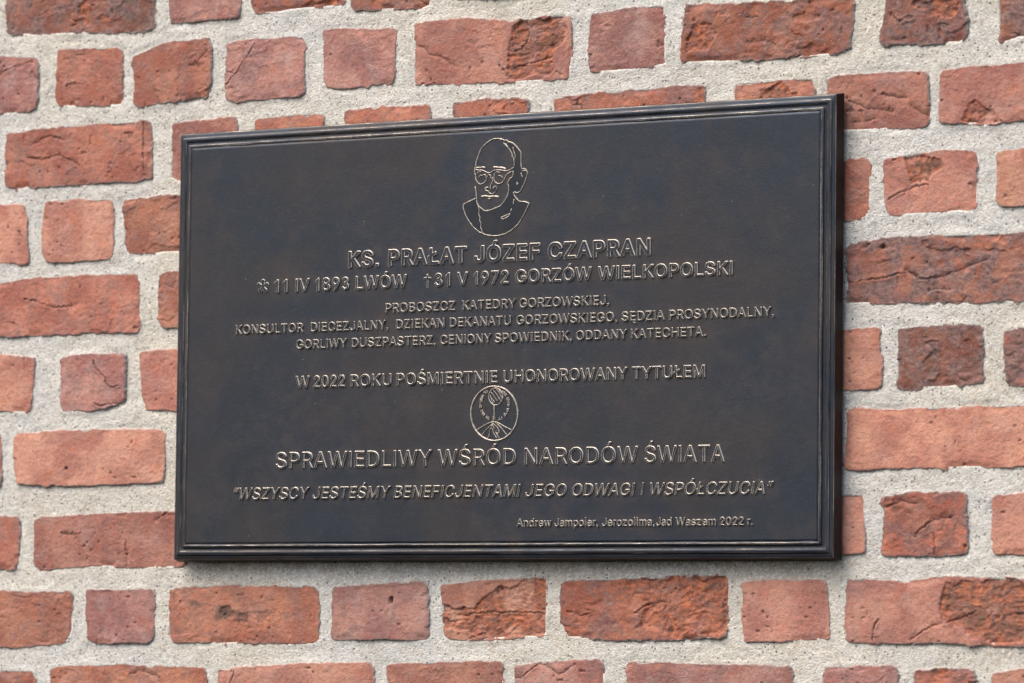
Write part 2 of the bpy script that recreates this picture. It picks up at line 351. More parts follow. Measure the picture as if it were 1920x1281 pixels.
# features worked into single bricks: c crack, g shallow crease, o broken orange patch, d burnt patch, s sooty stain, n notch
MARKS = """
c 424,134 441,139 460,110 478,80
c 441,139 424,158
c 236,1012 235,1030 237,1050 236,1063
c 962,1271 978,1270 992,1258 1010,1246 1022,1247 1037,1258 1048,1263 1060,1257 1078,1245
c 47,561 70,566 85,572 100,577 120,575 136,574
c 175,675 180,690 190,700 198,708
c 198,708 200,720 210,728 222,722
c 175,755 188,762 200,758 218,756
c 268,228 268,280 270,330
c 124,162 135,156 143,155
c 1590,189 1605,195 1625,203 1645,206 1675,209
c 1655,175 1668,181 1700,183
c 1708,197 1722,208 1740,217
c 1600,229 1618,227 1640,222
c 1706,1201 1740,1177 1780,1165 1805,1157 1830,1147
c 1636,1200 1638,1180 1646,1162
c 783,86 797,90 806,102 820,104 838,113 852,123
c 984,34 991,62 985,80 975,92 962,97
c 960,128 990,120 1010,113 1028,108
c 830,1158 845,1166 858,1164
c 871,1155 900,1148 940,1148 985,1147 1020,1150
c 879,1198 900,1190 915,1184
c 1083,1152 1090,1156 1105,1150
c 1190,1150 1210,1136 1240,1128
c 1610,527 1660,520 1700,510 1740,525
c 1695,505 1720,522 1760,521 1800,505 1850,488
c 1740,545 1755,540 1780,545
c 1718,1000 1735,985 1752,975 1790,968
c 1752,1040 1751,1015 1750,1000
c 1660,951 1690,940 1720,945
c 1735,643 1750,640 1758,642
c 1665,375 1700,355 1740,345
c 1395,33 1420,32
c 1400,80 1435,76 1455,85
c 620,230 625,250 610,260
c 50,295 80,300 110,290 140,305 150,312
c 60,270 90,255 120,262
c 115,1000 130,1003 150,1000
c 292,975 300,970 312,962
c 432,1283 440,1260
c 240,1265 260,1258 275,1262 300,1270
c 2,138 20,128 60,115
c 60,135 66,145 70,150
c 785,0 800,10
c 365,115 372,125
c 375,110 388,95
c 1815,345 1845,360
c 1670,25 1690,45
c 1845,60 1860,50
c 1895,60 1920,70
n 1655,464 1662,464
n 733,1126 738,1128
n 318,185 321,188
n 125,878 128,880
n 1696,1090 1700,1090
n 843,200 846,200
o 958,38 1010,33 1050,30 1058,60 1050,95 1040,110 1066,138 1062,148 960,154 950,150 962,120 955,80
d 962,38 1050,30 1052,60 1040,108 965,120
o 922,1090 1024,1084 1024,1188 1010,1196 880,1200 850,1190 828,1170 828,1150 860,1135 900,1120 925,1105
o 1190,1085 1362,1078 1366,1190 1250,1198 1190,1180 1200,1140 1180,1110
o 1486,218 1530,200 1545,215 1560,232 1540,236 1500,234
o 1806,227 1830,200 1860,208 1885,230 1850,235
o 1702,300 1745,290 1770,295 1775,320 1740,350 1710,340
s 1700,310 1730,300 1790,290 1780,330 1740,352 1700,345
s 318,1110 340,1104 370,1118 400,1135 430,1140 460,1158 440,1172 400,1168 360,1150 322,1145
o 1768,1085 1830,1085 1990,1090 1990,1210 1800,1205 1780,1170 1765,1120
d 1775,1090 1990,1090 1990,1205 1800,1200
o 1290,30 1330,25 1335,60 1310,100 1285,100
o 1720,10 1800,-10 1800,20 1780,35 1740,30
o 1755,50 1772,52 1775,78 1755,80
o 145,-20 180,-25 175,20 165,40 148,25
o 420,1140 428,1138 432,1150 422,1152
d 1735,665 1765,655 1775,700 1740,720 1720,690
d 1670,940 1720,930 1790,960 1780,1000 1700,1000
d 225,2 290,-5 288,55 230,60 200,40
o 1420,165 1500,155 1520,200 1420,205
o 570,2 640,-10 640,12 560,20
o 1660,600 1690,700 1670,720
"""
def parse_pts(t): return [tuple(float(a) for a in p.split(',')) for p in t.split()]
marks = []
for ln in MARKS.strip().splitlines():
    k, rest = ln.split(' ', 1); marks.append((k, parse_pts(rest)))

def round_poly(P, r=0.004):
    out = []
    n = len(P)
    for i in range(n):
        a, b, c = P[i - 1], P[i], P[(i + 1) % n]
        la, lc = np.linalg.norm(a - b), np.linalg.norm(c - b)
        ra, rc_ = min(r, la * 0.45), min(r, lc * 0.45)
        p = b + (a - b) / la * ra; q = b + (c - b) / lc * rc_
        for t in (0, .33, .67, 1): out.append((1 - t) ** 2 * p + 2 * t * (1 - t) * b + t * t * q)
    return np.array(out)

def resample(P, n):
    d = np.r_[0, np.cumsum(np.linalg.norm(np.diff(P, axis=0), axis=1))]
    t = np.linspace(0, d[-1], n)
    return np.c_[np.interp(t, d, P[:, 0]), np.interp(t, d, P[:, 1])]

brick_polys = []
def make_brick(P, cls, seed, step, feats=(), tone=1.0):
    base, burn, lime, rough = CLS[cls]
    rnd = random.Random(seed)
    brick_polys.append(P)
    Q = round_poly(P, 0.0045 + 0.002 * rnd.random())
    c0 = (Q.min(0) + Q.max(0)) / 2; ext = (Q.max(0) - Q.min(0)) / 2
    Qn = (Q - c0) / ext
    ci = [int(np.argmax(Qn @ np.array(v))) for v in ((-1, -1), (1, -1), (1, 1), (-1, 1))]
    area = 0.5 * np.sum(Q[:, 0] * np.roll(Q[:, 1], -1) - np.roll(Q[:, 0], -1) * Q[:, 1])
    if area < 0:
        Q = Q[::-1]; ci = [len(Q) - 1 - i for i in ci]
    def side(i, j, n):
        k = [(i + q) % len(Q) for q in range(((j - i) % len(Q)) + 1)]
        return resample(Q[k], n)
    W, H = 2 * ext
    nu = max(4, int(W / step) + 1); nv = max(4, int(H / step) + 1)
    b = side(ci[0], ci[1], nu); r_ = side(ci[1], ci[2], nv); t = side(ci[2], ci[3], nu)[::-1]; l = side(ci[3], ci[0], nv)[::-1]
    # ragged arrises
    amp = 0.0011 + 0.0006 * rough
    def rag(E, s):
        d = np.r_[0, np.cumsum(np.linalg.norm(np.diff(E, axis=0), axis=1))]
        T = np.gradient(E, axis=0); T /= np.linalg.norm(T, axis=1)[:, None] + 1e-9
        N = np.c_[-T[:, 1], T[:, 0]]
        f = amp * (0.55 * vn(d * 38 + s, d * 0, s) + 0.60 * vn(d * 130, d * 0 + s, s + 3) + 0.45 * vn(d * 390, d * 0, s + 5)) - 0.0022 * sstep(0.72, 0.95, vn(d * 60, d * 0 + 7, s + 9))
        f *= np.minimum(1, np.minimum(d, d[-1] - d) / 0.004)
        return E + N * f[:, None]
    b, r_, t, l = rag(b, seed), rag(r_, seed + 11), rag(t, seed + 22), rag(l, seed + 33)
    U = np.linspace(0, 1, nu)[None, :, None]; V = np.linspace(0, 1, nv)[:, None, None]
    G = (1 - V) * b[None] + V * t[None] + (1 - U) * l[:, None] + U * r_[:, None] \
        - ((1 - U) * (1 - V) * b[0] + U * (1 - V) * b[-1] + (1 - U) * V * t[0] + U * V * t[-1])
    XY = G.reshape(-1, 2); x, y = XY[:, 0], XY[:, 1]
    loop = np.vstack([b, r_[1:], t[::-1][1:], l[::-1][1:-1]])
    lo = resample(np.vstack([loop, loop[:1]]), 150 if step < 0.003 else 40)[:-1]
    D = seg_dist(XY, lo, True)
    s = seed * 13 + 5
    tiltx, tilty = rnd.uniform(-1, 1) * 0.0010, rnd.uniform(-1, 1) * 0.0012
    base_n = rnd.uniform(-0.0009, 0.0009)
    h = base_n + tiltx * (x - c0[0]) / ext[0] + tilty * (y - c0[1]) / ext[1]
    h = h + (0.0004 + rough * 0.0004) * fbm(x * 18, y * 22, s, 3) + rough * (0.00018 + 0.00055 * sstep(-0.05, 0.35, fbm(x * 14, y * 18, s + 50, 2))) * fbm(x * 80, y * 150, s + 1, 4, 0.65)
    # creases folded into the clay by hand
    wq = fbm(x * 26, y * 60, s + 2, 3); ms = sstep(0.08, 0.4, fbm(x * 20, y * 20, s + 3, 2))
    cr = np.clip(1 - np.abs(wq) / 0.05, 0, 1) * ms
    h = h - 0.0010 * rough * cr
    h = h + 0.0007 * rough * ms * np.sign(wq) * np.clip(np.abs(wq) / 0.05, 0, 1) * 0.6
    chip = np.zeros_like(h); soot = np.zeros_like(h); crack = cr * 0.25 * min(rough, 1.2)
    # pits
    pv = vn(x * 150, y * 170, s + 5); pit = sstep(0.80, 0.94, pv) * sstep(-0.1, 0.5, vn(x * 25, y * 25, s + 6))
    h = h - 0.0018 * pit; crack = np.maximum(crack, pit * 0.6)
    # spalled arrises
    ec = sstep(0.25, 0.6, vn(x * 38, y * 38, s + 7) + 0.0 * x) * sstep(0.011, 0.002, D) * min(1.0, 0.45 + 0.4 * rough)
    h = h - 0.0022 * ec; chip = np.maximum(chip, ec * 0.55 * sstep(-.2, .3, vn(x * 12, y * 12, s + 8)))
    if cls in 'RD':
        rr = sstep(0.15, 0.42, fbm(x * 17, y * 22, s + 9, 4, 0.6))
        h = h - rr * (0.0012 + 0.0012 * fbm(x * 60, y * 90, s + 10, 3)); chip = np.maximum(chip, rr * sstep(-0.1, 0.35, fbm(x * 30, y * 30, s + 14, 3)) * 0.8)
    for k, pts in feats:
        if k in 'cg':
            A = resample(pts, max(6, int(len(pts) * 7)))
            A = A + 0.0013 * np.c_[vn(np.arange(len(A)) * 0.8, np.zeros(len(A)), s), vn(np.arange(len(A)) * 0.8, np.ones(len(A)) * 5, s)]
            d = seg_dist(XY, A); wd = (0.00115 + 0.0006 * vn(x * 120, y * 120, s + 40)) if k == 'c' else 0.0030
            f = np.clip(1 - d / wd, 0, 1)
            h = h - f * (0.0023 if k == 'c' else 0.0012) + (0.0006 * sstep(0.006, 0.001, d) * (1 - f) * np.sign(vn(x * 60, y * 60, s + 41)) if k == 'c' else 0)
            if k == 'c': crack = np.maximum(crack, sstep(0.25, 0.8, f) * 0.9)
        elif k == 'n':
            c = pts[0]; d = np.hypot(x - c[0], y - c[1]); q = abs(pts[1] - c).max()
            f = sstep(q, q * 0.4, d + 0.002 * vn(x * 200, y * 200, s)); h = h - 0.006 * f; crack = np.maximum(crack, f * 0.5)
        else:
            d = seg_dist(XY, pts, True)
            inside = np.zeros(len(XY), bool)
            for a, c in zip(pts, np.roll(pts, -1, 0)):
                if a[1] == c[1]: continue
                inside ^= ((y >= min(a[1], c[1])) & (y < max(a[1], c[1])) & (x < a[0] + (y - a[1]) * (c[0] - a[0]) / (c[1] - a[1])))
            sdf = np.where(inside, d, -d) + 0.0075 * fbm(x * 60, y * 60, s + 20, 5, 0.65) + 0.016 * (fbm(x * 22, y * 22, s + 19, 3) - 0.12)
            f = sstep(-0.0008, 0.0012, sdf)
            if k == 'o':
                h = h - f * (0.0014 + 0.0032 * np.abs(fbm(x * 55 + 1.2 * vn(x * 30, y * 30, s), y * 85, s + 21, 4, 0.6)) + 0.0006 * fbm(x * 160, y * 160, s + 22, 3))
                chip = np.maximum(chip, f * sstep(-0.35, 0.05, fbm(x * 45, y * 60, s + 23, 4)))
            elif k == 'd':
                h = h - f * 0.0008 * (1 + fbm(x * 60, y * 80, s + 24, 4)); soot = np.maximum(soot, f * 0.42)
            else:
                f = f * sstep(-0.25, 0.25, fbm(x * 50, y * 50, s + 25, 4)); soot = np.maximum(soot, f)
    rad = 0.0015 + 0.0013 * vn(x * 55, y * 55, s + 30)
    rad = np.clip(rad, 0.0008, 0.004)
    q = np.clip(1 - D / rad, 0, 1)
    h = h - 0.0020 * (1 - np.sqrt(np.clip(1 - q * q, 0, 1)))
    edge = np.clip(1 - D / 0.006, 0, 1)
    nG = nu * nv
    idx = np.arange(nG).reshape(nv, nu)
    quads = np.stack([idx[:-1, :-1], idx[:-1, 1:], idx[1:, 1:], idx[1:, :-1]], -1).reshape(-1, 4)
    li = np.r_[idx[0, :], idx[1:, -1], idx[-1, ::-1][1:], idx[::-1, 0][1:-1]]
    co = np.c_[x - c0[0], -(h + 0.0), y - c0[1]]
    rings = []; vs = [co]; base_i = nG
    prev = li
    e, so_, ch, ck = [edge], [soot], [chip], [crack]
    for dep, grow in ((0.0035, 0.0006), (0.012, 0.0004), (0.060, -0.001)):
        c_ = XY[li]; cen = c_ - c0; nn = cen / (np.linalg.norm(cen, axis=1)[:, None] + 1e-9)
        p = c_ + nn * grow
        vs.append(np.c_[p[:, 0] - c0[0], -(h[li] - dep), p[:, 1] - c0[1]])
        cur = base_i + np.arange(len(li)); base_i += len(li)
        quads = np.vstack([quads, np.stack([prev, cur, np.roll(cur, -1), np.roll(prev, -1)], -1)])
        prev = cur
        e.append(np.ones(len(li))); so_.append(np.zeros(len(li))); ch.append(chip[li] * .5); ck.append(np.zeros(len(li)))
    me = mesh_np('brick', np.vstack(vs), quads, True, (M_BRICK,))
    add_attr(me, 'edge', np.concatenate(e)); add_attr(me, 'soot', np.concatenate(so_)); add_attr(me, 'chip', np.concatenate(ch)); add_attr(me, 'crack', np.concatenate(ck))
    o = obj('brick', me, wall, (c0[0], -N_BRICK, c0[1]))
    j = [tone * (1 + rnd.uniform(-0.07, 0.07)) for _ in range(3)]
    t0 = tone * (1 + rnd.uniform(-0.06, 0.06))
    o.color = (base[0] * t0, base[1] * t0 * (1 + rnd.uniform(-.04, .02)), base[2] * t0 * (1 + rnd.uniform(-.04, .03)), 1)
    o['burn'] = float(burn); o['lime'] = float(lime)
    return o

rows = {}
seed = 1
for ln in BRICKS.strip().splitlines():
    hd, pt = ln.split(' ', 1)
    row, cls = hd.split(':'); tone = 1.0
    if '*' in cls: cls, tn = cls.split('*'); tone = float(tn)
    px = parse_pts(pt)
    P = ats(px, N_BRICK)
    bb = (min(a for a, _ in px) - 3, max(a for a, _ in px) + 3, min(b for _, b in px) - 3, max(b for _, b in px) + 3)
    feats = [(k, ats(q, N_BRICK)) for k, q in marks if bb[0] <= q[0][0] <= bb[1] and bb[2] <= q[0][1] <= bb[3]]
    make_brick(P, cls, seed, 0.0013, feats, tone)
    rows.setdefault(int(row), []).append(P); seed += 1

# the same bond carried on past the frame, so the wall goes on from another viewpoint
XL, XR, ZB, ZT = -1.35, 1.35, -0.80, 0.80
rnd = random.Random(4)
def filler(x0, x1, y0, y1):
    global seed
    d = lambda: rnd.uniform(-0.002, 0.002)
    make_brick(np.array([(x0 + d(), y0 + d()), (x1 + d(), y0 + d()), (x1 + d(), y1 + d()), (x0 + d(), y1 + d())]),
               rnd.choice('POOKQRD'), seed, 0.0045); seed += 1
ext_rows = []
for k, ps in sorted(rows.items()):
    L = min(ps, key=lambda p: p[:, 0].min()); Rr = max(ps, key=lambda p: p[:, 0].max())
    ext_rows.append((L[:, 1].min(), L[:, 1].max(), Rr[:, 1].min(), Rr[:, 1].max(), L[:, 0].min(), Rr[:, 0].max()))
for (a, b_, c, d_, x0, x1) in ext_rows:
    x = x0 - 0.014
    while x > XL + 0.05:
        wd = min(rnd.choice((0.118, 0.245, 0.245)), x - XL - 0.008)
        if x - wd - XL < 0.07: wd = x - XL - 0.008
        filler(x - wd, x, a, b_); x -= wd + rnd.uniform(0.012, 0.018)
    x = x1 + 0.014
    while x < XR - 0.05:
        wd = min(rnd.choice((0.118, 0.245, 0.245)), XR - x - 0.008)
        if XR - x - wd < 0.07: wd = XR - x - 0.008
        filler(x, x + wd, c, d_); x += wd + rnd.uniform(0.012, 0.018)
ytop = max(r[3] for r in ext_rows); ybot = min(r[0] for r in ext_rows)
for sgn, y in ((1, ytop + 0.020), (-1, ybot - 0.020)):
    while abs(y) < 0.72:
        x = XL + 0.008
        while x < XR - 0.05:
            wd = min(rnd.choice((0.118, 0.245, 0.245)), XR - x - 0.008)
            if XR - x - wd < 0.07: wd = XR - x - 0.008
            filler(x, x + wd, min(y, y + sgn * 0.08), max(y, y + sgn * 0.08)); x += wd + rnd.uniform(0.012, 0.018)
        y += sgn * 0.102
print('bricks', seed - 1)

# mortar: one block, its face a fine relief of trowelled joints
def mortar():
    dense = 0.00195
    a = at(-30, -30, N_BRICK); b = at(1950, -30, N_BRICK); c = at(1950, 1311, N_BRICK); d = at(-30, 1311, N_BRICK)
    x0, x1 = min(a[0], d[0]), max(b[0], c[0]); y0, y1 = min(c[1], d[1]), max(a[1], b[1])
    xs = np.r_[np.linspace(XL, x0, 110)[:-1], np.arange(x0, x1, dense), np.linspace(x1 + dense, XR, 110)]
    ys = np.r_[np.linspace(ZB, y0, 70)[:-1], np.arange(y0, y1, dense), np.linspace(y1 + dense, ZT, 70)]
    X, Y = np.meshgrid(xs, ys); nx, ny = len(xs), len(ys)
    x, y = X.ravel(), Y.ravel()
    h = -0.0019 + 0.0011 * fbm(x * 9, y * 16, 91, 3) + 0.0008 * fbm(x * 38, y * 60, 92, 3) + 0.0005 * fbm(x * 280, y * 280, 93, 2, 0.75)
    g = vn(x * 300, y * 300, 96); h = h - 0.0010 * sstep(0.62, 0.9, g) * sstep(-0.2, 0.4, vn(x * 40, y * 40, 97))
    h = h - 0.0022 * np.clip(np.maximum(np.maximum(x0 - x, x - x1), np.maximum(y0 - y, y - y1)) / 0.02, 0, 1)
    P = np.c_[x, y]
    near = np.full(len(x), 1e9)
    for Q in brick_polys:
        lo, hi = Q.min(0) - 0.012, Q.max(0) + 0.012
        k = np.where((x > lo[0]) & (x < hi[0]) & (y > lo[1]) & (y < hi[1]))[0]
        if len(k):
            dd = seg_dist(P[k], Q, True); near[k] = np.minimum(near[k], dd)
            ins = np.zeros(len(k), bool); xx, yy = x[k], y[k]
            for a_, c_ in zip(Q, np.roll(Q, -1, 0)):
                if a_[1] == c_[1]: continue
                ins ^= ((yy >= min(a_[1], c_[1])) & (yy < max(a_[1], c_[1])) & (xx < a_[0] + (yy - a_[1]) * (c_[0] - a_[0]) / (c_[1] - a_[1])))
            h[k] -= 0.012 * ins * sstep(0.003, 0.007, dd)
    h = h + 0.0013 * (near < 1) * sstep(0.008, 0.001, near) * vn(x * 24, y * 24, 98)
    idx = np.arange(nx * ny).reshape(ny, nx)
    quads = np.stack([idx[:-1, :-1], idx[:-1, 1:], idx[1:, 1:], idx[1:, :-1]], -1).reshape(-1, 4)
    co = np.c_[x, -h, y]
    li = np.r_[idx[0, :], idx[1:, -1], idx[-1, ::-1][1:], idx[::-1, 0][1:-1]]
    back = co[li].copy(); back[:, 1] = 0.25
    cur = len(co) + np.arange(len(li))
    quads = np.vstack([quads, np.stack([li, cur, np.roll(cur, -1), np.roll(li, -1)], -1)])
    cs = [len(co) + k for k in (0, nx - 1, nx + ny - 2, 2 * nx + ny - 3)]
    quads = np.vstack([quads, [[cs[0], cs[3], cs[2], cs[1]]]])
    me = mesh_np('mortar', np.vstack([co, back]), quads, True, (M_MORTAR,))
    st = sstep(0.055, 0.0, -0.29 - y) * (y < -0.27) * sstep(0.52, 0.47, np.abs(x))  # tint weight just below the plaque, fading downward
    add_attr(me, 'under_tint', np.r_[st, np.zeros(len(back))])
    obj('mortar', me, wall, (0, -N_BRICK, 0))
NMAIN = sum(len(v) for v in rows.values())
mortar()

# ------------------------------------------------------------------ the plaque
FLD = 0.0030                                 # face of the field, in front of the outer edge
plaque = empty('memorial_plaque', (0, 0, Z0))
plaque['label'] = 'dark bronze memorial plaque with raised lettering, stepped frame and line portrait on the brick wall'
plaque['category'] = 'plaque'

def ring_frame():
    # (inset, height, material of the strip that follows)   0 patina, 1 rubbed, 2 dark side
    prof = [(-3.2, -16.5, 2), (-0.2, -0.6, 1), (0.35, -0.05, 0), (3.4, 0.10, 0), (5.6, 0.35, 0), (5.9, 1.45, 1), (6.25, 1.75, 0),
            (8.6, 1.85, 0), (10.4, 1.75, 1), (10.9, 1.15, 0), (11.4, 0.80, 0), (12.6, 0.45, 0), (15.2, 0.60, 0), (15.9, 1.1, 0), (16.1, 3.2, 1), (16.5, 3.55, 0),
            (18.2, 3.60, 1), (18.7, 3.48, 0), (19.5, 3.15, 0), (20.6, 2.75, 0), (22.6, 2.5, 0)]
    co = []; mi = []; q = []
    nseg = 120
    def loop(ins, z, k):
        w2, h2 = OW / 2 - ins, OH / 2 - ins
        cor = [(-w2, -h2), (w2, -h2), (w2, h2), (-w2, h2)]
        P = []
        for i in range(4):
            a, b = cor[i], cor[(i + 1) % 4]
            n = nseg
            for j in range(n):
                t = j / n; P.append((a[0] + (b[0] - a[0]) * t, a[1] + (b[1] - a[1]) * t))
        P = np.array(P)
        wv = 0.00016 * vn(P[:, 0] * 60 + k * 0.3, P[:, 1] * 60, 5) + 0.00010 * vn(P[:, 0] * 160, P[:, 1] * 160 + k, 6)
        wob = 0.00012 * vn(P[:, 0] * 45, P[:, 1] * 45 + 3.1 * k, 7)
        sc = 1 + wob[:, None] / 0.3
        P = P * sc
        return np.c_[P[:, 0], -(z + wv), P[:, 1]]
    for k, (i, z, m_) in enumerate(prof): co.append(loop(i / 1000, z / 1000, k))
    N = 4 * nseg
    for k in range(len(prof) - 1):
        for j in range(N):
            a, b = k * N + j, k * N + (j + 1) % N
            q.append((a, b, b + N, a + N)); mi.append(prof[k][2])
    # closed back
    bk = len(prof) * N
    L0 = co[0].copy(); w2, h2 = OW / 2 - 0.03, OH / 2 - 0.03
    L0[:, 0] *= w2 / (OW / 2); L0[:, 2] *= h2 / (OH / 2); co.append(L0)
    for j in range(N):
        a, b = j, (j + 1) % N; q.append((b, a, bk + a, bk + b)); mi.append(2)
    me = mesh_np('frame', np.vstack(co), q, False, (M_BRONZE, M_WORNF, M_SIDE), mi)
    me.polygons.foreach_set('use_smooth', np.array([m_ == 0 for m_ in mi]))
    obj('frame', me, plaque)
ring_frame()

RUB = []
def field():
    w2, h2 = OW / 2 - 0.0196, OH / 2 - 0.0196
    nx, ny = 260, 150
    X, Y = np.meshgrid(np.linspace(-w2, w2, nx), np.linspace(-h2, h2, ny)); x, y = X.ravel(), Y.ravel()
    ed = np.minimum(w2 - np.abs(x), h2 - np.abs(y))
    h = FLD - 0.00006 + 0.00035 * fbm(x * 5, y * 5, 61, 2) * sstep(0.0, 0.05, ed) + 0.00008 * fbm(x * 30, y * 30, 62, 2) * sstep(0, 0.01, ed)
    co = np.c_[x, -h, y]
    idx = np.arange(nx * ny).reshape(ny, nx)
    q = np.stack([idx[:-1, :-1], idx[:-1, 1:], idx[1:, 1:], idx[1:, :-1]], -1).reshape(-1, 4)
    li = np.r_[idx[0, :], idx[1:, -1], idx[-1, ::-1][1:], idx[::-1, 0][1:-1]]
    back = co[li].copy(); back[:, 1] = 0.0165
    cur = len(co) + np.arange(len(li))
    q = np.vstack([q, np.stack([li, cur, np.roll(cur, -1), np.roll(li, -1)], -1)])
    cs = [len(co) + k for k in (0, nx - 1, nx + ny - 2, 2 * nx + ny - 3)]
    q = np.vstack([q, [[cs[0], cs[3], cs[2], cs[1]]]])
    rub = np.zeros(len(co) + len(back))
    for (a_, b_, c_, d_) in RUB:
        dx = np.maximum(0, np.maximum(a_ - x, x - b_)); dy = np.maximum(0, np.maximum(c_ - y, y - d_))
        rub[:len(x)] = np.maximum(rub[:len(x)], sstep(0.012, 0.0, np.hypot(dx, dy)) * 0.8)
    rub[:len(x)] = np.maximum(rub[:len(x)], sstep(0.10, 0.55, fbm((x + y * 0.6) * 4, (y - x * 0.5) * 7, 77, 3)) * 0.55)
    me = mesh_np('panel', np.vstack([co, back]), q, True, (M_BRONZE,))
    add_attr(me, 'rub', rub)
    obj('panel', me, plaque)
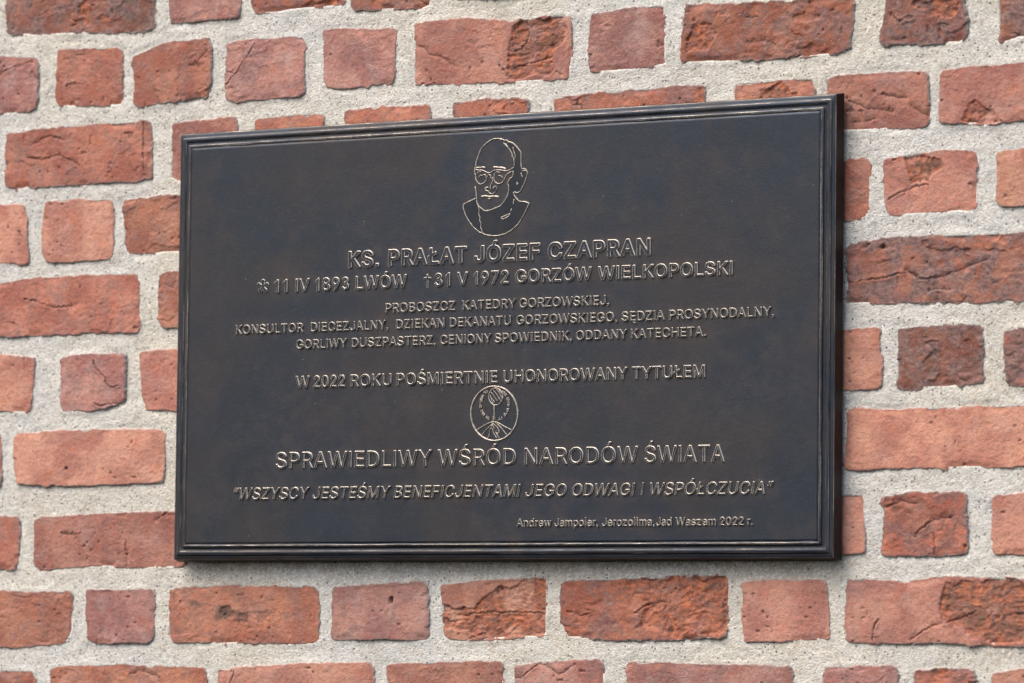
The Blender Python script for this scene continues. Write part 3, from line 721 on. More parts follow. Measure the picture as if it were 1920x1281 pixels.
# glyph outlines, 1/1000 em, cap height 509
GL = """
,|198.0|138,74 137,-48 86,-95 80,-98 74,-97 52,-69 50,-60 80,-28 82,-12 80,-10 52,-10 46,-4 46,78 56,83 128,83 135,80
.|198.0|138,76 138,0 134,-8 56,-10 47,-6 45,72 50,81 128,83 134,81
0|463.0|395,392 411,324 415,270 414,212 403,140 394,110 374,68 358,44 328,15 298,-2 264,-13 232,-17 186,-12 156,-3 124,15 97,42 80,66 60,108 48,152 39,210 38,270 42,326 59,398 79,440 96,464 120,489 156,512 204,524 250,524 268,521 300,511 334,488 360,461 376,438;321,362 306,396 282,428 252,445 226,450 198,445 166,421 147,396 131,356 122,306 119,246 125,180 133,146 150,108 172,81 192,67 226,60 258,67 282,81 306,114 320,146 328,176 334,246 328,330
2|463.0|386,414 391,376 388,342 379,312 366,286 344,252 177,70 390,66 396,63 399,58 399,0 396,-5 388,-8 60,-8 56,0 58,54 277,292 301,330 308,352 310,366 305,400 298,416 287,426 266,442 252,446 222,450 192,445 174,437 160,425 144,399 132,354 126,352 64,353 56,364 61,406 78,449 108,483 139,504 186,522 238,525 274,520 312,506 348,478 368,454
A|490.0|472,6 471,-4 464,-8 388,-6 384,0 337,132 142,132 92,-6 86,-8 16,-8 8,-4 7,6 192,510 196,516 278,518 285,512;309,212 255,366 238,421 171,212 176,210 308,209
B|466.0|403,414 408,370 405,342 396,316 381,294 364,279 342,268 376,247 398,227 413,202 424,174 428,132 423,100 406,58 379,28 349,10 310,-4 254,-10 62,-10 56,-8 52,0 53,514 62,518 244,519 296,512 332,500 365,478 389,448;342,156 334,178 320,196 298,210 278,218 248,221 136,221 135,70 248,67 296,74 322,88 339,108 345,136;321,400 307,420 280,436 242,442 136,442 135,298 238,295 262,298 284,305 298,315 311,328 323,348 326,372
C|520.0|476,378 482,354 476,340 406,339 398,348 391,372 374,399 359,414 334,429 314,439 284,445 266,446 232,442 188,422 170,408 152,388 133,360 116,296 113,258 116,212 123,180 134,150 152,120 171,98 190,84 224,69 272,63 298,66 320,72 350,88 368,103 390,134 398,159 404,168 410,170 470,170 479,168 482,158 473,122 457,86 436,57 410,32 375,8 346,-4 310,-13 266,-17 224,-13 184,-3 147,14 112,41 84,72 58,116 46,146 37,182 30,246 34,308 45,360 65,404 88,440 116,470 142,491 189,512 238,524 296,524 346,513 376,500 400,485 436,451 458,420
D|512.0|460,352 465,328 472,262 465,180 455,144 444,118 419,76 389,46 360,25 330,9 270,-6 226,-10 60,-8 53,-6 50,4 52,508 55,516 64,519 232,519 268,516 319,504 372,477 418,436 443,394;379,330 370,354 354,382 336,403 312,421 288,432 246,440 137,442 136,69 216,67 256,70 308,88 340,112 354,128 371,156 385,208 389,250 388,276
E|429.0|381,510 380,450 374,443 136,442 136,297 356,295 365,286 365,234 363,226 352,219 136,219 135,70 376,67 382,64 384,58 384,-2 380,-7 374,-8 57,-8 52,0 53,514 62,518 370,518 376,516
F|420.0|378,510 378,450 370,442 136,442 136,288 346,288 356,276 356,222 351,214 344,211 136,209 134,-2 124,-8 57,-8 52,0 53,514 62,518 368,518 374,516
G|530.0|476,384 483,354 482,348 476,341 470,339 408,339 398,348 382,384 366,403 338,427 312,438 288,444 264,446 230,441 192,425 157,396 133,360 116,296 113,252 117,210 130,158 147,126 170,100 192,84 224,70 266,63 306,67 338,80 365,98 388,128 401,168 403,186 402,189 278,191 274,200 274,258 277,264 284,266 476,266 482,264 486,258 487,182 485,158 476,122 460,86 449,68 414,31 378,9 350,-4 312,-13 266,-17 224,-13 186,-4 146,15 114,40 83,72 59,114 37,176 31,228 31,282 37,332 60,395 84,437 116,472 144,493 158,500 186,513 218,521 264,526 312,521 375,500 410,476 445,440
H|527.0|467,508 467,4 464,-6 458,-8 392,-8 383,-2 382,220 140,222 135,220 134,-2 124,-8 62,-10 56,-8 52,0 53,514 62,518 122,519 128,517 134,510 136,299 380,300 383,510 392,519 454,519 461,516
I|198.0|138,510 138,-2 130,-10 58,-10 52,-6 50,0 50,510 53,516 60,519 130,519 136,516
J|406.0|346,510 346,140 342,98 327,60 300,26 274,7 258,-2 222,-13 190,-17 148,-13 102,2 70,24 42,60 27,104 23,140 24,176 34,182 96,182 105,180 108,174 110,132 115,104 128,84 153,66 184,60 214,65 240,81 257,110 262,146 262,510 265,516 274,518 336,518 343,516
K|477.0|456,510 454,502 256,288 455,10 458,0 455,-6 446,-8 370,-8 364,-6 196,229 135,162 134,-2 124,-8 62,-10 56,-8 52,0 53,514 62,518 122,519 128,517 134,510 134,280 136,274 358,517 446,518 452,516
L|403.0|371,58 371,0 368,-6 360,-10 60,-8 52,-3 52,508 53,514 58,518 124,519 130,516 135,508 136,69 360,66 368,64
M|638.0|578,508 578,4 575,-6 568,-8 504,-8 497,-6 494,0 496,370 465,286 351,-2 342,-8 292,-10 280,-6 276,-2 162,282 132,368 132,0 130,-5 124,-8 60,-8 53,-6 50,4 52,508 55,516 64,519 150,518 160,514 287,190 316,107 349,208 468,514 478,519 568,519 574,516
N|533.0|473,508 473,4 470,-6 464,-8 388,-10 379,-6 190,289 134,388 132,384 135,306 135,0 132,-6 124,-8 62,-10 56,-8 52,0 53,514 62,518 136,518 144,514 366,166 388,124 389,508 393,516 400,519 460,519 467,516
O|543.0|488,362 499,312 503,264 499,198 489,152 474,114 450,72 422,41 392,19 346,-4 310,-13 272,-17 224,-13 184,-3 147,14 112,41 84,72 58,116 46,146 37,182 30,246 34,308 45,360 65,404 87,438 113,468 143,492 190,513 220,521 242,524 314,522 346,512 388,494 430,457 456,426 473,396;412,326 398,362 382,390 344,425 310,438 268,446 232,441 190,425 171,410 152,388 133,360 122,326 116,300 113,258 116,212 125,170 134,148 170,100 190,84 224,69 266,63 310,69 342,84 362,99 382,120 399,146 413,192 419,228 420,260 417,300
P|455.0|413,396 419,352 413,300 399,262 376,231 332,196 286,180 242,176 136,174 134,-2 124,-8 62,-10 56,-8 52,0 53,514 62,518 238,519 304,510 338,496 376,466 398,436;332,376 323,400 317,408 290,432 266,439 236,442 136,442 136,252 236,252 266,256 292,265 310,280 326,304 332,322 334,342
R|459.0|414,400 419,358 415,306 400,270 370,230 330,204 330,202 436,6 437,0 434,-6 424,-8 352,-8 345,-6 238,188 136,188 134,-2 124,-8 62,-10 56,-8 52,0 53,514 62,518 238,519 274,516 308,509 338,497 375,472 399,438;332,382 323,402 314,416 295,430 284,434 266,439 236,442 136,442 135,268 238,265 268,268 292,276 314,291 327,310 332,324 335,348
S|457.0|404,418 411,380 406,370 340,368 327,376 317,406 292,430 264,443 226,449 196,446 166,435 149,424 140,416 129,398 125,376 130,352 139,340 154,328 196,309 316,273 364,247 389,224 402,206 414,178 418,142 413,98 392,56 365,26 328,2 288,-12 252,-18 198,-18 156,-11 120,1 84,24 57,52 39,88 29,130 32,142 36,146 106,146 110,142 122,110 130,96 148,81 172,67 192,62 226,59 256,62 276,67 304,81 319,98 331,116 336,140 331,160 326,170 300,191 244,212 186,228 139,244 108,259 76,285 59,308 50,328 42,370 47,412 67,454 96,484 142,511 166,519 202,525 252,525 298,515 318,508 352,488 384,458
T|459.0|427,508 427,454 425,448 418,443 269,442 267,0 264,-5 258,-8 192,-9 184,-2 183,4 183,438 180,442 30,443 24,450 24,513 34,518 414,519 421,516
U|527.0|467,508 467,170 463,134 456,106 438,70 423,50 401,28 376,11 336,-7 306,-15 250,-18 208,-13 184,-8 154,4 124,23 94,50 76,75 61,106 53,140 50,172 54,514 60,519 124,519 130,516 134,508 134,178 137,152 144,129 165,98 192,76 222,66 256,62 294,66 328,77 348,93 369,118 379,146 383,178 383,508 388,517 396,519 456,519
W|696.0|679,510 536,-6 530,-8 456,-8 446,-4 342,382 327,318 238,-4 230,-8 152,-8 146,-5 7,504 12,517 18,519 80,519 86,517 92,510 177,180 192,115 194,113 215,200 295,506 300,516 308,518 378,519 384,517 390,510 471,200 492,113 593,510 606,519 672,518
Y|482.0|462,512 461,502 278,206 277,-2 270,-8 200,-8 196,-4 194,2 192,206 9,502 8,512 12,516 18,518 90,519 98,515 201,350 236,286 372,514 380,518 452,518 458,516
Z|448.0|406,510 404,455 137,68 140,66 398,67 407,62 409,56 407,-4 398,-8 42,-8 36,-6 32,2 32,44 36,55 301,440 38,443 34,446 32,452 32,513 42,518 396,518 403,516
a|399.0|342,294 347,252 347,4 344,-6 336,-8 274,-8 268,0 268,25 241,4 217,-8 192,-16 156,-19 120,-14 90,-4 60,15 36,46 25,72 20,106 28,150 34,166 46,180 76,203 114,218 252,241 264,250 266,258 263,276 256,294 240,310 216,319 180,320 150,312 136,304 123,292 108,270 102,265 42,280 34,287 32,294 49,328 64,345 100,373 138,387 186,394 234,390 270,380 292,368 309,354 329,328;266,172 264,174 228,165 172,157 144,151 124,141 110,130 104,114 103,94 108,82 120,70 132,62 160,56 192,58 226,69 240,82 256,100 266,136
d|434.0|382,508 380,-3 368,-10 308,-8 304,-2 302,35 276,8 257,-4 230,-15 194,-18 150,-12 105,8 70,40 48,77 35,110 29,136 25,160 25,218 34,266 46,298 68,335 103,368 150,388 194,394 230,391 260,380 279,368 300,345 302,511 312,519 368,519 378,514;292,254 276,284 258,303 236,314 224,317 204,320 174,315 150,302 132,284 118,260 110,232 106,194 108,160 118,122 128,99 152,74 180,60 204,57 228,60 254,73 276,93 289,118 299,152 302,196 299,230
e|414.0|367,284 379,230 381,170 374,161 110,158 108,154 110,140 122,106 134,88 156,71 182,60 216,56 252,63 272,75 298,110 306,114 368,99 372,92 372,82 356,51 344,34 318,11 288,-5 254,-15 216,-18 174,-15 140,-5 110,8 84,28 65,50 46,82 33,118 25,170 25,214 34,260 47,296 64,326 98,358 134,381 168,392 210,394 254,388 300,369 325,350 350,320;291,260 276,287 254,307 228,317 206,320 182,317 152,304 132,286 118,266 108,232 294,231 297,232
i|177.0|124,378 124,0 116,-8 54,-10 48,-8 44,0 43,378 48,387 56,389 114,389 120,386;134,496 136,484 130,460 117,444 92,434 69,436 54,442 36,462 31,480 35,504 47,520 62,530 80,534 102,531 115,522 129,508
l|200.0|132,546 132,-2 124,-10 58,-10 52,-6 50,0 50,546 53,552 60,555 124,555 130,552
m|620.0|562,300 567,256 566,0 560,-9 494,-8 487,-2 486,252 482,280 464,307 444,317 420,320 404,319 378,310 353,286 348,270 345,246 344,0 342,-7 332,-10 276,-8 270,-7 265,-2 264,258 261,276 259,286 245,304 224,316 200,320 176,317 150,301 135,286 127,264 124,240 123,-2 114,-8 54,-8 44,-2 44,378 49,388 116,387 122,378 122,350 146,372 170,386 192,393 216,396 258,390 296,365 318,335 320,335 327,346 348,367 374,383 414,394 438,396 464,394 504,379 527,364 549,334
n|420.0|362,290 367,242 367,2 362,-6 296,-8 288,-3 286,234 281,270 265,296 246,312 210,319 186,316 168,309 150,296 135,278 127,254 124,228 122,-3 114,-8 54,-8 45,-4 44,378 47,386 54,389 116,387 122,380 122,346 146,370 182,388 224,394 266,390 300,377 330,355 349,326
o|425.0|382,260 388,232 391,194 389,148 381,116 369,82 350,50 328,26 304,7 244,-15 212,-18 172,-15 136,-5 111,8 88,25 65,50 46,81 33,118 24,182 27,230 33,260 46,295 66,326 109,368 134,381 172,392 212,394 242,392 274,383 304,369 342,334 367,298;301,244 280,284 264,302 238,315 206,320 178,316 152,302 135,284 119,256 110,230 106,190 108,160 119,118 131,98 150,76 178,60 218,57 244,63 262,74 280,92 297,118 306,152 309,194 306,224
p|434.0|391,262 399,218 398,148 392,118 380,82 354,40 318,8 288,-7 264,-14 228,-18 194,-14 168,-4 144,11 126,31 123,-146 120,-150 114,-152 54,-153 48,-151 44,-142 44,383 54,388 116,387 122,380 122,343 145,368 174,384 192,390 228,394 278,387 318,369 354,338 379,298;307,254 292,284 272,304 252,315 222,320 188,315 167,304 150,286 134,260 127,232 123,194 124,170 134,118 149,92 168,73 194,60 218,57 246,60 270,72 294,96 306,118 316,160 318,190 315,224
r|269.0|253,384 253,324 248,315 240,312 204,316 170,309 149,294 135,280 127,262 124,238 123,-2 114,-8 50,-9 46,-6 44,0 43,376 46,384 54,389 116,387 122,378 122,353 150,377 176,389 222,395 246,392
s|375.0|333,296 332,288 327,282 268,267 261,270 249,294 232,311 216,318 186,323 162,320 138,310 126,296 119,276 123,260 132,249 144,242 276,204 312,177 336,140 341,108 336,72 318,38 293,14 261,-4 226,-15 162,-17 114,-8 75,12 54,32 36,57 26,92 34,103 84,115 96,115 102,110 115,84 130,69 150,59 180,55 214,59 234,69 252,86 258,104 250,126 232,139 150,159 102,176 63,204 44,234 37,272 41,308 60,342 78,360 107,378 144,390 184,394 226,391 258,381 286,365 314,336
w|577.0|555,378 436,-6 430,-8 370,-8 360,-4 308,174 286,264 282,262 208,-4 198,-8 136,-8 130,-5 15,374 14,380 18,386 84,389 97,380 172,111 198,222 242,380 246,386 312,389 326,380 396,114 470,380 484,389 540,389 552,384
z|390.0|343,378 343,330 340,324 146,66 342,65 347,60 348,54 349,0 346,-6 336,-8 39,-8 34,0 34,52 235,312 46,314 40,322 42,384 52,389 330,389 340,386
Ó|543.0|488,362 499,312 503,264 499,198 489,152 474,114 450,72 422,41 392,19 346,-4 310,-13 272,-17 224,-13 184,-3 147,14 112,41 84,72 58,116 46,146 37,182 30,246 34,308 45,360 65,404 87,438 113,468 143,492 190,513 220,521 242,524 314,522 346,512 388,494 430,457 456,426 473,396;412,326 398,362 382,390 344,425 310,438 268,446 232,441 190,425 171,410 152,388 133,360 122,326 116,300 113,258 116,212 125,170 134,148 170,100 190,84 224,69 266,63 310,69 342,84 362,99 382,120 399,146 413,192 419,228 420,260 417,300;365,660 362,650 297,552 290,549 242,548 234,552 232,558 234,564 281,666 290,668 356,668 362,666
Ę|429.0|382,510 380,450 372,442 138,440 135,438 136,296 352,296 359,294 365,284 365,230 354,219 135,218 137,68 372,67 382,62 385,54 384,-4 342,-42 332,-58 329,-72 331,-78 340,-85 352,-86 378,-80 384,-82 405,-126 406,-135 400,-141 378,-151 334,-158 306,-154 280,-142 257,-120 253,-112 247,-82 251,-54 266,-28 280,-12 60,-10 52,-4 50,510 53,516 60,518 372,518 379,516
Ł|423.0|392,58 390,-2 382,-10 82,-8 76,-7 72,-2 71,192 22,165 13,166 8,174 6,234 10,244 65,276 71,282 71,504 72,510 80,518 146,518 154,510 157,330 260,390 272,393 278,390 280,384 280,322 278,313 156,240 155,70 382,66 389,64
Ś|457.0|404,418 411,380 406,370 340,368 327,376 317,406 292,430 264,443 226,449 196,446 166,435 149,424 140,416 129,398 125,376 130,352 139,340 154,328 196,309 316,273 364,247 389,224 402,206 414,178 418,142 413,98 392,56 365,26 328,2 288,-12 252,-18 198,-18 156,-11 120,1 84,24 57,52 39,88 29,130 32,142 36,146 106,146 110,142 122,110 130,96 148,81 172,67 192,62 226,59 256,62 276,67 304,81 319,98 331,116 336,140 331,160 326,170 300,191 244,212 186,228 139,244 108,259 76,285 59,308 50,328 42,370 47,412 67,454 96,484 142,511 166,519 202,525 252,525 298,515 318,508 352,488 384,458;319,662 318,652 252,551 246,549 198,550 189,554 187,560 189,566 238,666 246,669 310,668 316,666
“|310.0|160,510 130,316 122,310 49,310 44,316 43,324 94,510 108,519 152,518;283,510 253,316 246,310 170,310 165,322 218,510 224,517 230,519 276,518
”|310.0|160,510 107,316 102,310 96,308 49,310 44,316 43,328 75,514 84,518 150,518 156,516;283,510 232,316 224,310 170,310 166,316 166,328 198,514 206,518 272,518 278,516
@
0|471.0|407,382 419,322 423,270 422,210 411,138 401,106 381,64 362,36 332,8 298,-11 266,-21 232,-25 184,-20 152,-10 118,9 91,36 74,60 52,106 40,150 31,210 30,270 34,328 52,402 72,444 91,472 116,496 154,520 206,532 250,532 272,528 308,516 338,496 367,466 385,438;313,360 298,394 278,421 254,436 226,442 200,436 170,414 155,394 139,354 130,304 127,246 133,180 141,148 157,112 176,88 196,74 226,68 256,75 278,87 298,114 312,148 320,178 326,246 320,330
2|471.0|393,418 399,374 396,340 387,310 372,280 350,248 195,76 394,73 403,68 407,58 407,2 404,-9 398,-14 388,-16 68,-18 56,-15 48,-2 48,50 51,58 270,296 294,334 302,368 298,395 290,412 281,422 264,434 250,438 220,442 196,438 178,430 165,418 151,394 143,356 135,346 124,344 62,345 50,356 48,368 54,410 73,454 101,488 136,512 184,530 238,533 278,527 316,513 352,484 375,458
A|498.0|480,6 478,-8 468,-15 392,-16 384,-13 378,-5 332,121 330,124 150,124 146,121 102,-5 97,-12 86,-16 14,-16 6,-13 0,-6 0,10 185,514 194,524 278,526 287,522 292,516;298,220 240,391 182,220 294,217
E|437.0|388,514 388,448 383,440 374,435 145,434 145,304 356,303 366,298 372,290 373,232 368,220 362,214 354,211 144,210 143,76 380,74 389,68 392,58 393,2 390,-8 384,-14 374,-16 62,-18 54,-16 46,-8 44,2 43,508 46,518 52,524 60,526 372,526 380,523
H|535.0|474,512 475,2 470,-10 458,-16 392,-16 383,-14 375,-4 374,208 372,213 146,214 143,212 142,-4 134,-13 126,-16 62,-18 50,-14 46,-8 44,2 43,508 48,520 60,526 122,527 132,524 141,514 143,506 144,307 372,308 374,506 376,514 384,524 392,527 456,527 465,524
I|206.0|145,514 146,-2 140,-14 130,-18 58,-18 48,-14 42,-2 42,512 46,521 58,527 130,527 140,523
K|485.0|463,514 464,506 460,496 266,286 462,14 466,2 462,-10 456,-14 446,-16 372,-16 360,-12 198,215 194,215 143,158 143,2 140,-8 134,-13 126,-16 62,-18 50,-14 46,-8 44,2 43,508 48,520 60,526 122,527 132,524 141,514 143,506 144,295 354,524 362,527 446,526 456,523
M|646.0|585,512 586,2 580,-11 568,-16 502,-16 494,-13 487,-4 487,310 484,316 357,-8 351,-14 344,-16 290,-18 274,-13 268,-4 142,314 140,304 140,-2 134,-12 124,-16 58,-16 47,-10 42,2 44,508 50,522 62,527 152,526 160,524 167,518 295,190 314,134 316,135 341,208 461,518 476,527 566,527 578,523
N|541.0|480,512 481,2 476,-10 464,-16 390,-18 380,-16 373,-10 183,286 144,355 141,350 143,-2 138,-10 128,-16 62,-18 50,-14 46,-8 44,2 43,508 48,520 54,524 62,526 138,526 149,520 380,156 382,512 389,524 402,527 464,526 474,521
O|551.0|495,366 507,312 511,262 507,196 497,150 482,112 456,66 426,34 397,12 350,-11 312,-21 270,-25 222,-21 182,-11 144,7 108,35 78,67 50,114 38,144 29,180 22,246 26,310 38,364 58,408 80,443 108,473 139,498 186,520 222,530 240,532 314,530 350,519 392,501 436,462 463,430 480,400;404,324 392,358 375,384 338,418 308,431 270,438 234,434 194,418 176,405 156,382 140,354 124,298 121,258 124,214 133,172 140,152 175,106 194,91 228,76 264,71 308,77 338,90 357,106 378,126 392,150 406,196 411,228 412,262 409,298
P|463.0|421,398 427,350 421,298 405,256 381,224 336,189 290,173 242,168 144,166 143,2 140,-7 134,-13 126,-16 62,-18 50,-14 46,-8 44,2 43,508 48,520 60,526 236,527 276,524 308,517 342,503 381,472 405,440;324,374 311,404 285,424 264,431 236,434 144,434 144,261 236,260 264,264 288,271 303,284 319,308 324,322 326,344
R|467.0|421,404 427,356 422,302 405,262 378,226 340,200 443,10 445,-2 440,-10 428,-16 350,-16 342,-13 236,178 146,180 143,178 143,2 140,-7 134,-13 126,-16 62,-18 50,-14 46,-8 44,2 43,508 48,520 60,526 236,527 276,524 308,517 342,504 380,477 406,442;324,380 317,398 308,410 290,423 282,427 264,431 236,434 144,434 143,274 240,273 270,276 290,284 308,297 320,314 327,350
T|467.0|434,512 435,452 431,442 422,436 277,434 275,-2 270,-10 260,-16 196,-18 188,-16 178,-9 175,2 175,430 172,434 34,434 26,436 16,448 16,515 22,523 32,526 412,527 424,524
U|535.0|474,512 475,168 471,132 464,104 446,68 431,48 406,23 380,4 338,-15 304,-23 248,-26 184,-17 151,-4 117,18 88,44 68,72 53,104 45,138 42,170 44,510 47,518 52,524 62,527 124,527 134,523 141,512 142,180 145,152 155,126 170,104 196,84 224,74 256,70 296,74 326,86 344,99 362,122 371,146 375,180 375,506 377,516 382,523 392,527 454,527 464,524
W|704.0|686,514 686,502 547,-2 542,-12 532,-16 454,-16 444,-13 438,-7 342,349 246,-6 240,-13 232,-16 154,-16 142,-11 137,-2 0,502 0,510 6,522 16,527 82,527 90,524 99,514 192,148 288,510 296,522 306,526 378,527 388,524 397,514 492,150 586,514 598,525 606,527 672,526 682,521
Y|490.0|470,512 468,498 286,204 286,2 284,-6 279,-12 270,-16 204,-17 196,-15 189,-10 186,0 184,204 2,498 -1,506 1,516 6,523 16,526 90,527 102,522 208,355 234,307 238,306 368,522 378,526 454,526 465,522
Ł|431.0|399,62 397,-4 392,-13 384,-18 80,-16 72,-13 66,-8 63,2 63,178 24,157 14,156 6,160 0,172 -2,236 0,244 5,250 63,286 63,506 65,514 73,524 84,527 146,526 159,518 162,508 164,344 260,399 270,401 278,399 284,394 288,386 288,320 284,309 164,237 164,76 384,74 393,70
Ś|465.0|411,422 419,378 413,366 404,360 340,360 332,362 319,374 310,402 290,423 262,436 226,441 196,438 158,421 146,410 137,396 133,378 137,356 158,335 196,317 320,280 368,254 394,230 409,210 421,182 426,144 420,96 398,50 370,20 332,-5 290,-20 250,-26 196,-26 154,-19 118,-7 80,18 50,48 31,86 21,132 23,144 32,153 40,155 110,153 118,144 129,114 136,102 152,88 176,75 196,70 226,67 272,74 298,87 322,117 328,140 324,156 319,164 296,185 242,204 184,220 136,237 104,252 68,282 51,306 42,326 34,368 40,416 62,460 92,491 136,517 164,526 202,533 250,533 302,522 326,513 356,495 391,462;327,662 325,648 256,544 248,541 196,542 183,548 179,558 180,566 232,672 244,677 310,676 322,672
@
.|221.0|160,82 161,-4 157,-16 149,-26 132,-33 54,-33 42,-30 30,-21 22,-2 22,74 26,88 36,100 54,106 132,106 150,98
A|513.0|494,12 496,0 493,-12 486,-22 474,-29 384,-30 372,-22 364,-12 320,109 158,109 115,-12 104,-25 86,-31 14,-31 0,-27 -13,-14 -17,-2 -15,12 171,520 176,529 186,537 200,541 278,541 294,536 304,526;277,234 240,341 202,234 272,232
C|543.0|498,384 504,360 505,348 500,334 490,322 474,315 404,315 390,322 380,334 369,364 356,384 344,396 324,409 308,416 278,422 236,419 198,401 170,375 154,348 139,294 136,258 139,216 145,186 155,160 169,136 186,116 204,103 230,91 270,86 294,89 312,94 336,106 350,119 369,144 382,178 398,191 474,193 486,190 495,184 503,172 505,160 494,112 474,70 454,42 422,13 386,-12 354,-26 314,-36 264,-40 218,-36 176,-25 134,-5 98,23 66,58 36,108 23,142 15,178 7,246 11,310 24,368 46,418 68,452 97,484 130,510 182,535 216,544 236,547 300,547 354,534 386,521 414,504 452,467 479,430
E|452.0|403,518 402,446 396,431 384,422 372,419 162,419 159,416 160,320 354,319 366,316 380,305 388,290 388,230 381,212 368,200 354,196 162,196 158,194 158,91 374,90 386,88 401,76 407,62 408,2 402,-16 390,-28 374,-31 62,-33 44,-28 33,-16 29,-2 28,508 34,526 44,537 60,541 372,541 390,535 398,526
F|443.0|400,518 400,446 393,430 380,421 368,419 162,419 159,416 158,312 344,311 360,307 372,296 379,278 379,220 373,206 362,194 348,188 162,187 159,184 158,2 154,-14 144,-25 128,-31 60,-33 44,-28 33,-16 29,-2 28,508 34,526 44,537 60,541 368,541 386,535 395,526
J|429.0|368,516 369,142 364,94 347,48 316,10 288,-12 268,-23 230,-35 188,-40 146,-36 92,-19 52,9 20,52 4,102 0,142 0,174 3,186 14,199 28,205 98,205 110,203 121,196 129,184 136,114 146,99 160,88 184,84 208,88 222,96 234,118 239,148 239,508 241,520 250,533 266,540 338,541 356,534 364,526
K|500.0|478,518 479,502 472,488 286,286 476,20 481,-2 474,-19 462,-28 450,-31 368,-31 350,-24 194,193 158,152 158,2 152,-16 143,-26 128,-31 60,-33 42,-26 32,-14 29,2 28,508 30,520 36,529 44,537 56,541 122,542 140,536 153,524 158,506 158,335 348,538 362,542 452,540 468,532
N|556.0|495,514 496,2 494,-10 488,-20 476,-28 464,-31 386,-33 374,-30 366,-24 158,298 158,2 156,-10 144,-25 128,-31 60,-33 41,-26 32,-14 29,2 28,508 30,520 36,530 48,538 60,541 138,541 150,538 158,532 366,210 366,506 369,520 378,533 392,541 462,542 480,536 489,526
P|478.0|436,400 442,350 436,296 419,250 392,214 344,176 312,163 288,157 246,153 158,152 158,2 152,-16 140,-27 126,-31 60,-33 48,-30 38,-23 31,-10 29,2 28,508 30,520 36,530 48,538 62,541 240,542 276,539 312,532 348,517 392,482 419,446;309,370 299,394 278,411 260,417 236,419 158,419 158,276 234,275 260,278 282,286 293,296 306,314 311,344
R|482.0|436,406 442,356 437,298 416,252 387,214 360,194 458,14 459,-4 452,-20 440,-28 428,-31 350,-31 334,-26 323,-14 227,164 162,165 158,164 158,2 152,-16 140,-27 126,-31 60,-33 48,-30 38,-23 31,-10 29,2 28,508 30,520 36,530 48,538 62,541 240,542 278,539 314,531 350,517 391,488 420,449;309,376 296,400 276,413 234,419 158,419 158,290 236,288 264,290 282,296 297,308 307,322 312,350
S|480.0|426,426 434,384 433,372 422,354 406,346 338,345 326,348 308,362 296,396 281,410 260,421 226,426 200,424 172,413 158,400 151,390 149,378 151,362 166,347 202,331 326,294 376,266 406,239 423,216 435,188 441,144 434,90 410,41 380,8 338,-19 296,-34 254,-41 196,-41 152,-34 112,-21 70,6 38,38 16,84 6,132 11,152 22,165 40,170 104,170 116,167 129,156 144,116 160,100 182,89 224,82 254,85 268,89 290,100 308,122 312,140 307,156 290,171 236,191 182,205 130,223 96,240 56,272 39,296 28,320 19,368 25,420 50,469 82,503 134,532 160,541 200,548 254,548 302,538 326,530 364,507 403,470
T|482.0|449,514 450,448 443,434 430,423 416,419 292,418 289,-4 280,-21 266,-30 196,-33 182,-30 166,-16 160,2 160,416 158,419 32,419 16,424 7,434 1,448 0,508 4,524 15,536 32,541 416,542 434,536 443,526
Z|471.0|428,516 429,460 425,444 182,90 396,90 412,87 426,76 432,60 432,0 426,-18 414,-27 400,-31 42,-31 30,-29 22,-24 12,-13 9,0 9,48 15,66 257,418 42,419 28,422 15,432 9,448 8,510 15,528 26,538 40,541 396,541 416,534 424,526
Ó|566.0|510,370 522,316 526,262 522,192 512,148 494,103 468,58 437,24 404,0 356,-25 314,-35 270,-40 218,-36 176,-25 134,-5 98,23 66,58 36,108 23,142 14,180 7,250 11,310 24,370 48,420 68,452 100,486 134,513 180,534 212,544 209,558 211,570 258,672 270,685 284,691 356,691 370,688 381,678 388,664 386,646 321,546 322,544 356,533 401,514 445,474 476,437 494,406;389,322 378,352 363,376 330,406 306,416 270,423 236,419 204,405 186,392 168,372 154,348 139,294 136,258 139,214 147,178 154,160 186,117 204,103 230,91 266,87 302,91 330,103 363,132 379,160 391,198 396,228 397,262
Ł|446.0|414,64 412,-8 404,-22 386,-32 80,-31 66,-27 54,-16 48,2 48,152 30,143 18,141 2,145 -9,154 -15,170 -17,236 -15,248 -6,260 48,293 48,508 53,524 64,536 80,542 146,541 162,536 171,526 177,508 180,370 248,410 264,415 276,416 288,411 296,403 302,392 303,320 296,300 288,292 180,229 179,92 386,89 404,80
@
1|363.0|247,516 248,-4 242,-16 230,-22 156,-23 141,-16 135,0 135,344 80,324 68,324 60,329 52,344 52,410 60,426 108,455 140,483 163,522 170,529 180,532 228,532 240,527
2|476.0|398,420 404,374 401,342 392,308 377,278 354,244 208,84 212,81 386,80 398,77 408,70 412,60 412,0 407,-12 398,-19 390,-21 66,-23 52,-18 45,-10 43,0 43,50 47,62 267,300 289,336 297,368 293,396 287,408 278,417 260,430 222,437 198,433 182,426 170,416 156,392 147,354 138,342 126,339 60,341 47,350 43,366 49,410 68,457 98,492 134,517 182,534 240,538 278,532 320,516 356,487 378,462
3|478.0|372,422 377,374 369,332 349,296 339,284 364,258 388,216 400,180 401,140 397,108 385,78 373,54 348,23 320,2 284,-16 246,-26 210,-26 182,-23 150,-11 114,8 85,36 61,72 49,104 52,116 60,125 90,141 122,152 132,152 146,143 160,116 179,96 192,88 212,82 230,82 246,85 264,96 278,109 290,128 294,146 291,168 281,188 270,201 252,212 204,222 170,235 161,242 157,254 166,288 166,314 170,326 186,337 236,343 252,350 265,366 270,380 263,402 252,414 242,419 230,423 216,424 202,420 189,410 165,378 152,372 140,373 110,385 84,400 78,407 73,416 73,426 86,456 116,492 156,517 210,532 248,529 288,517 321,498 354,462
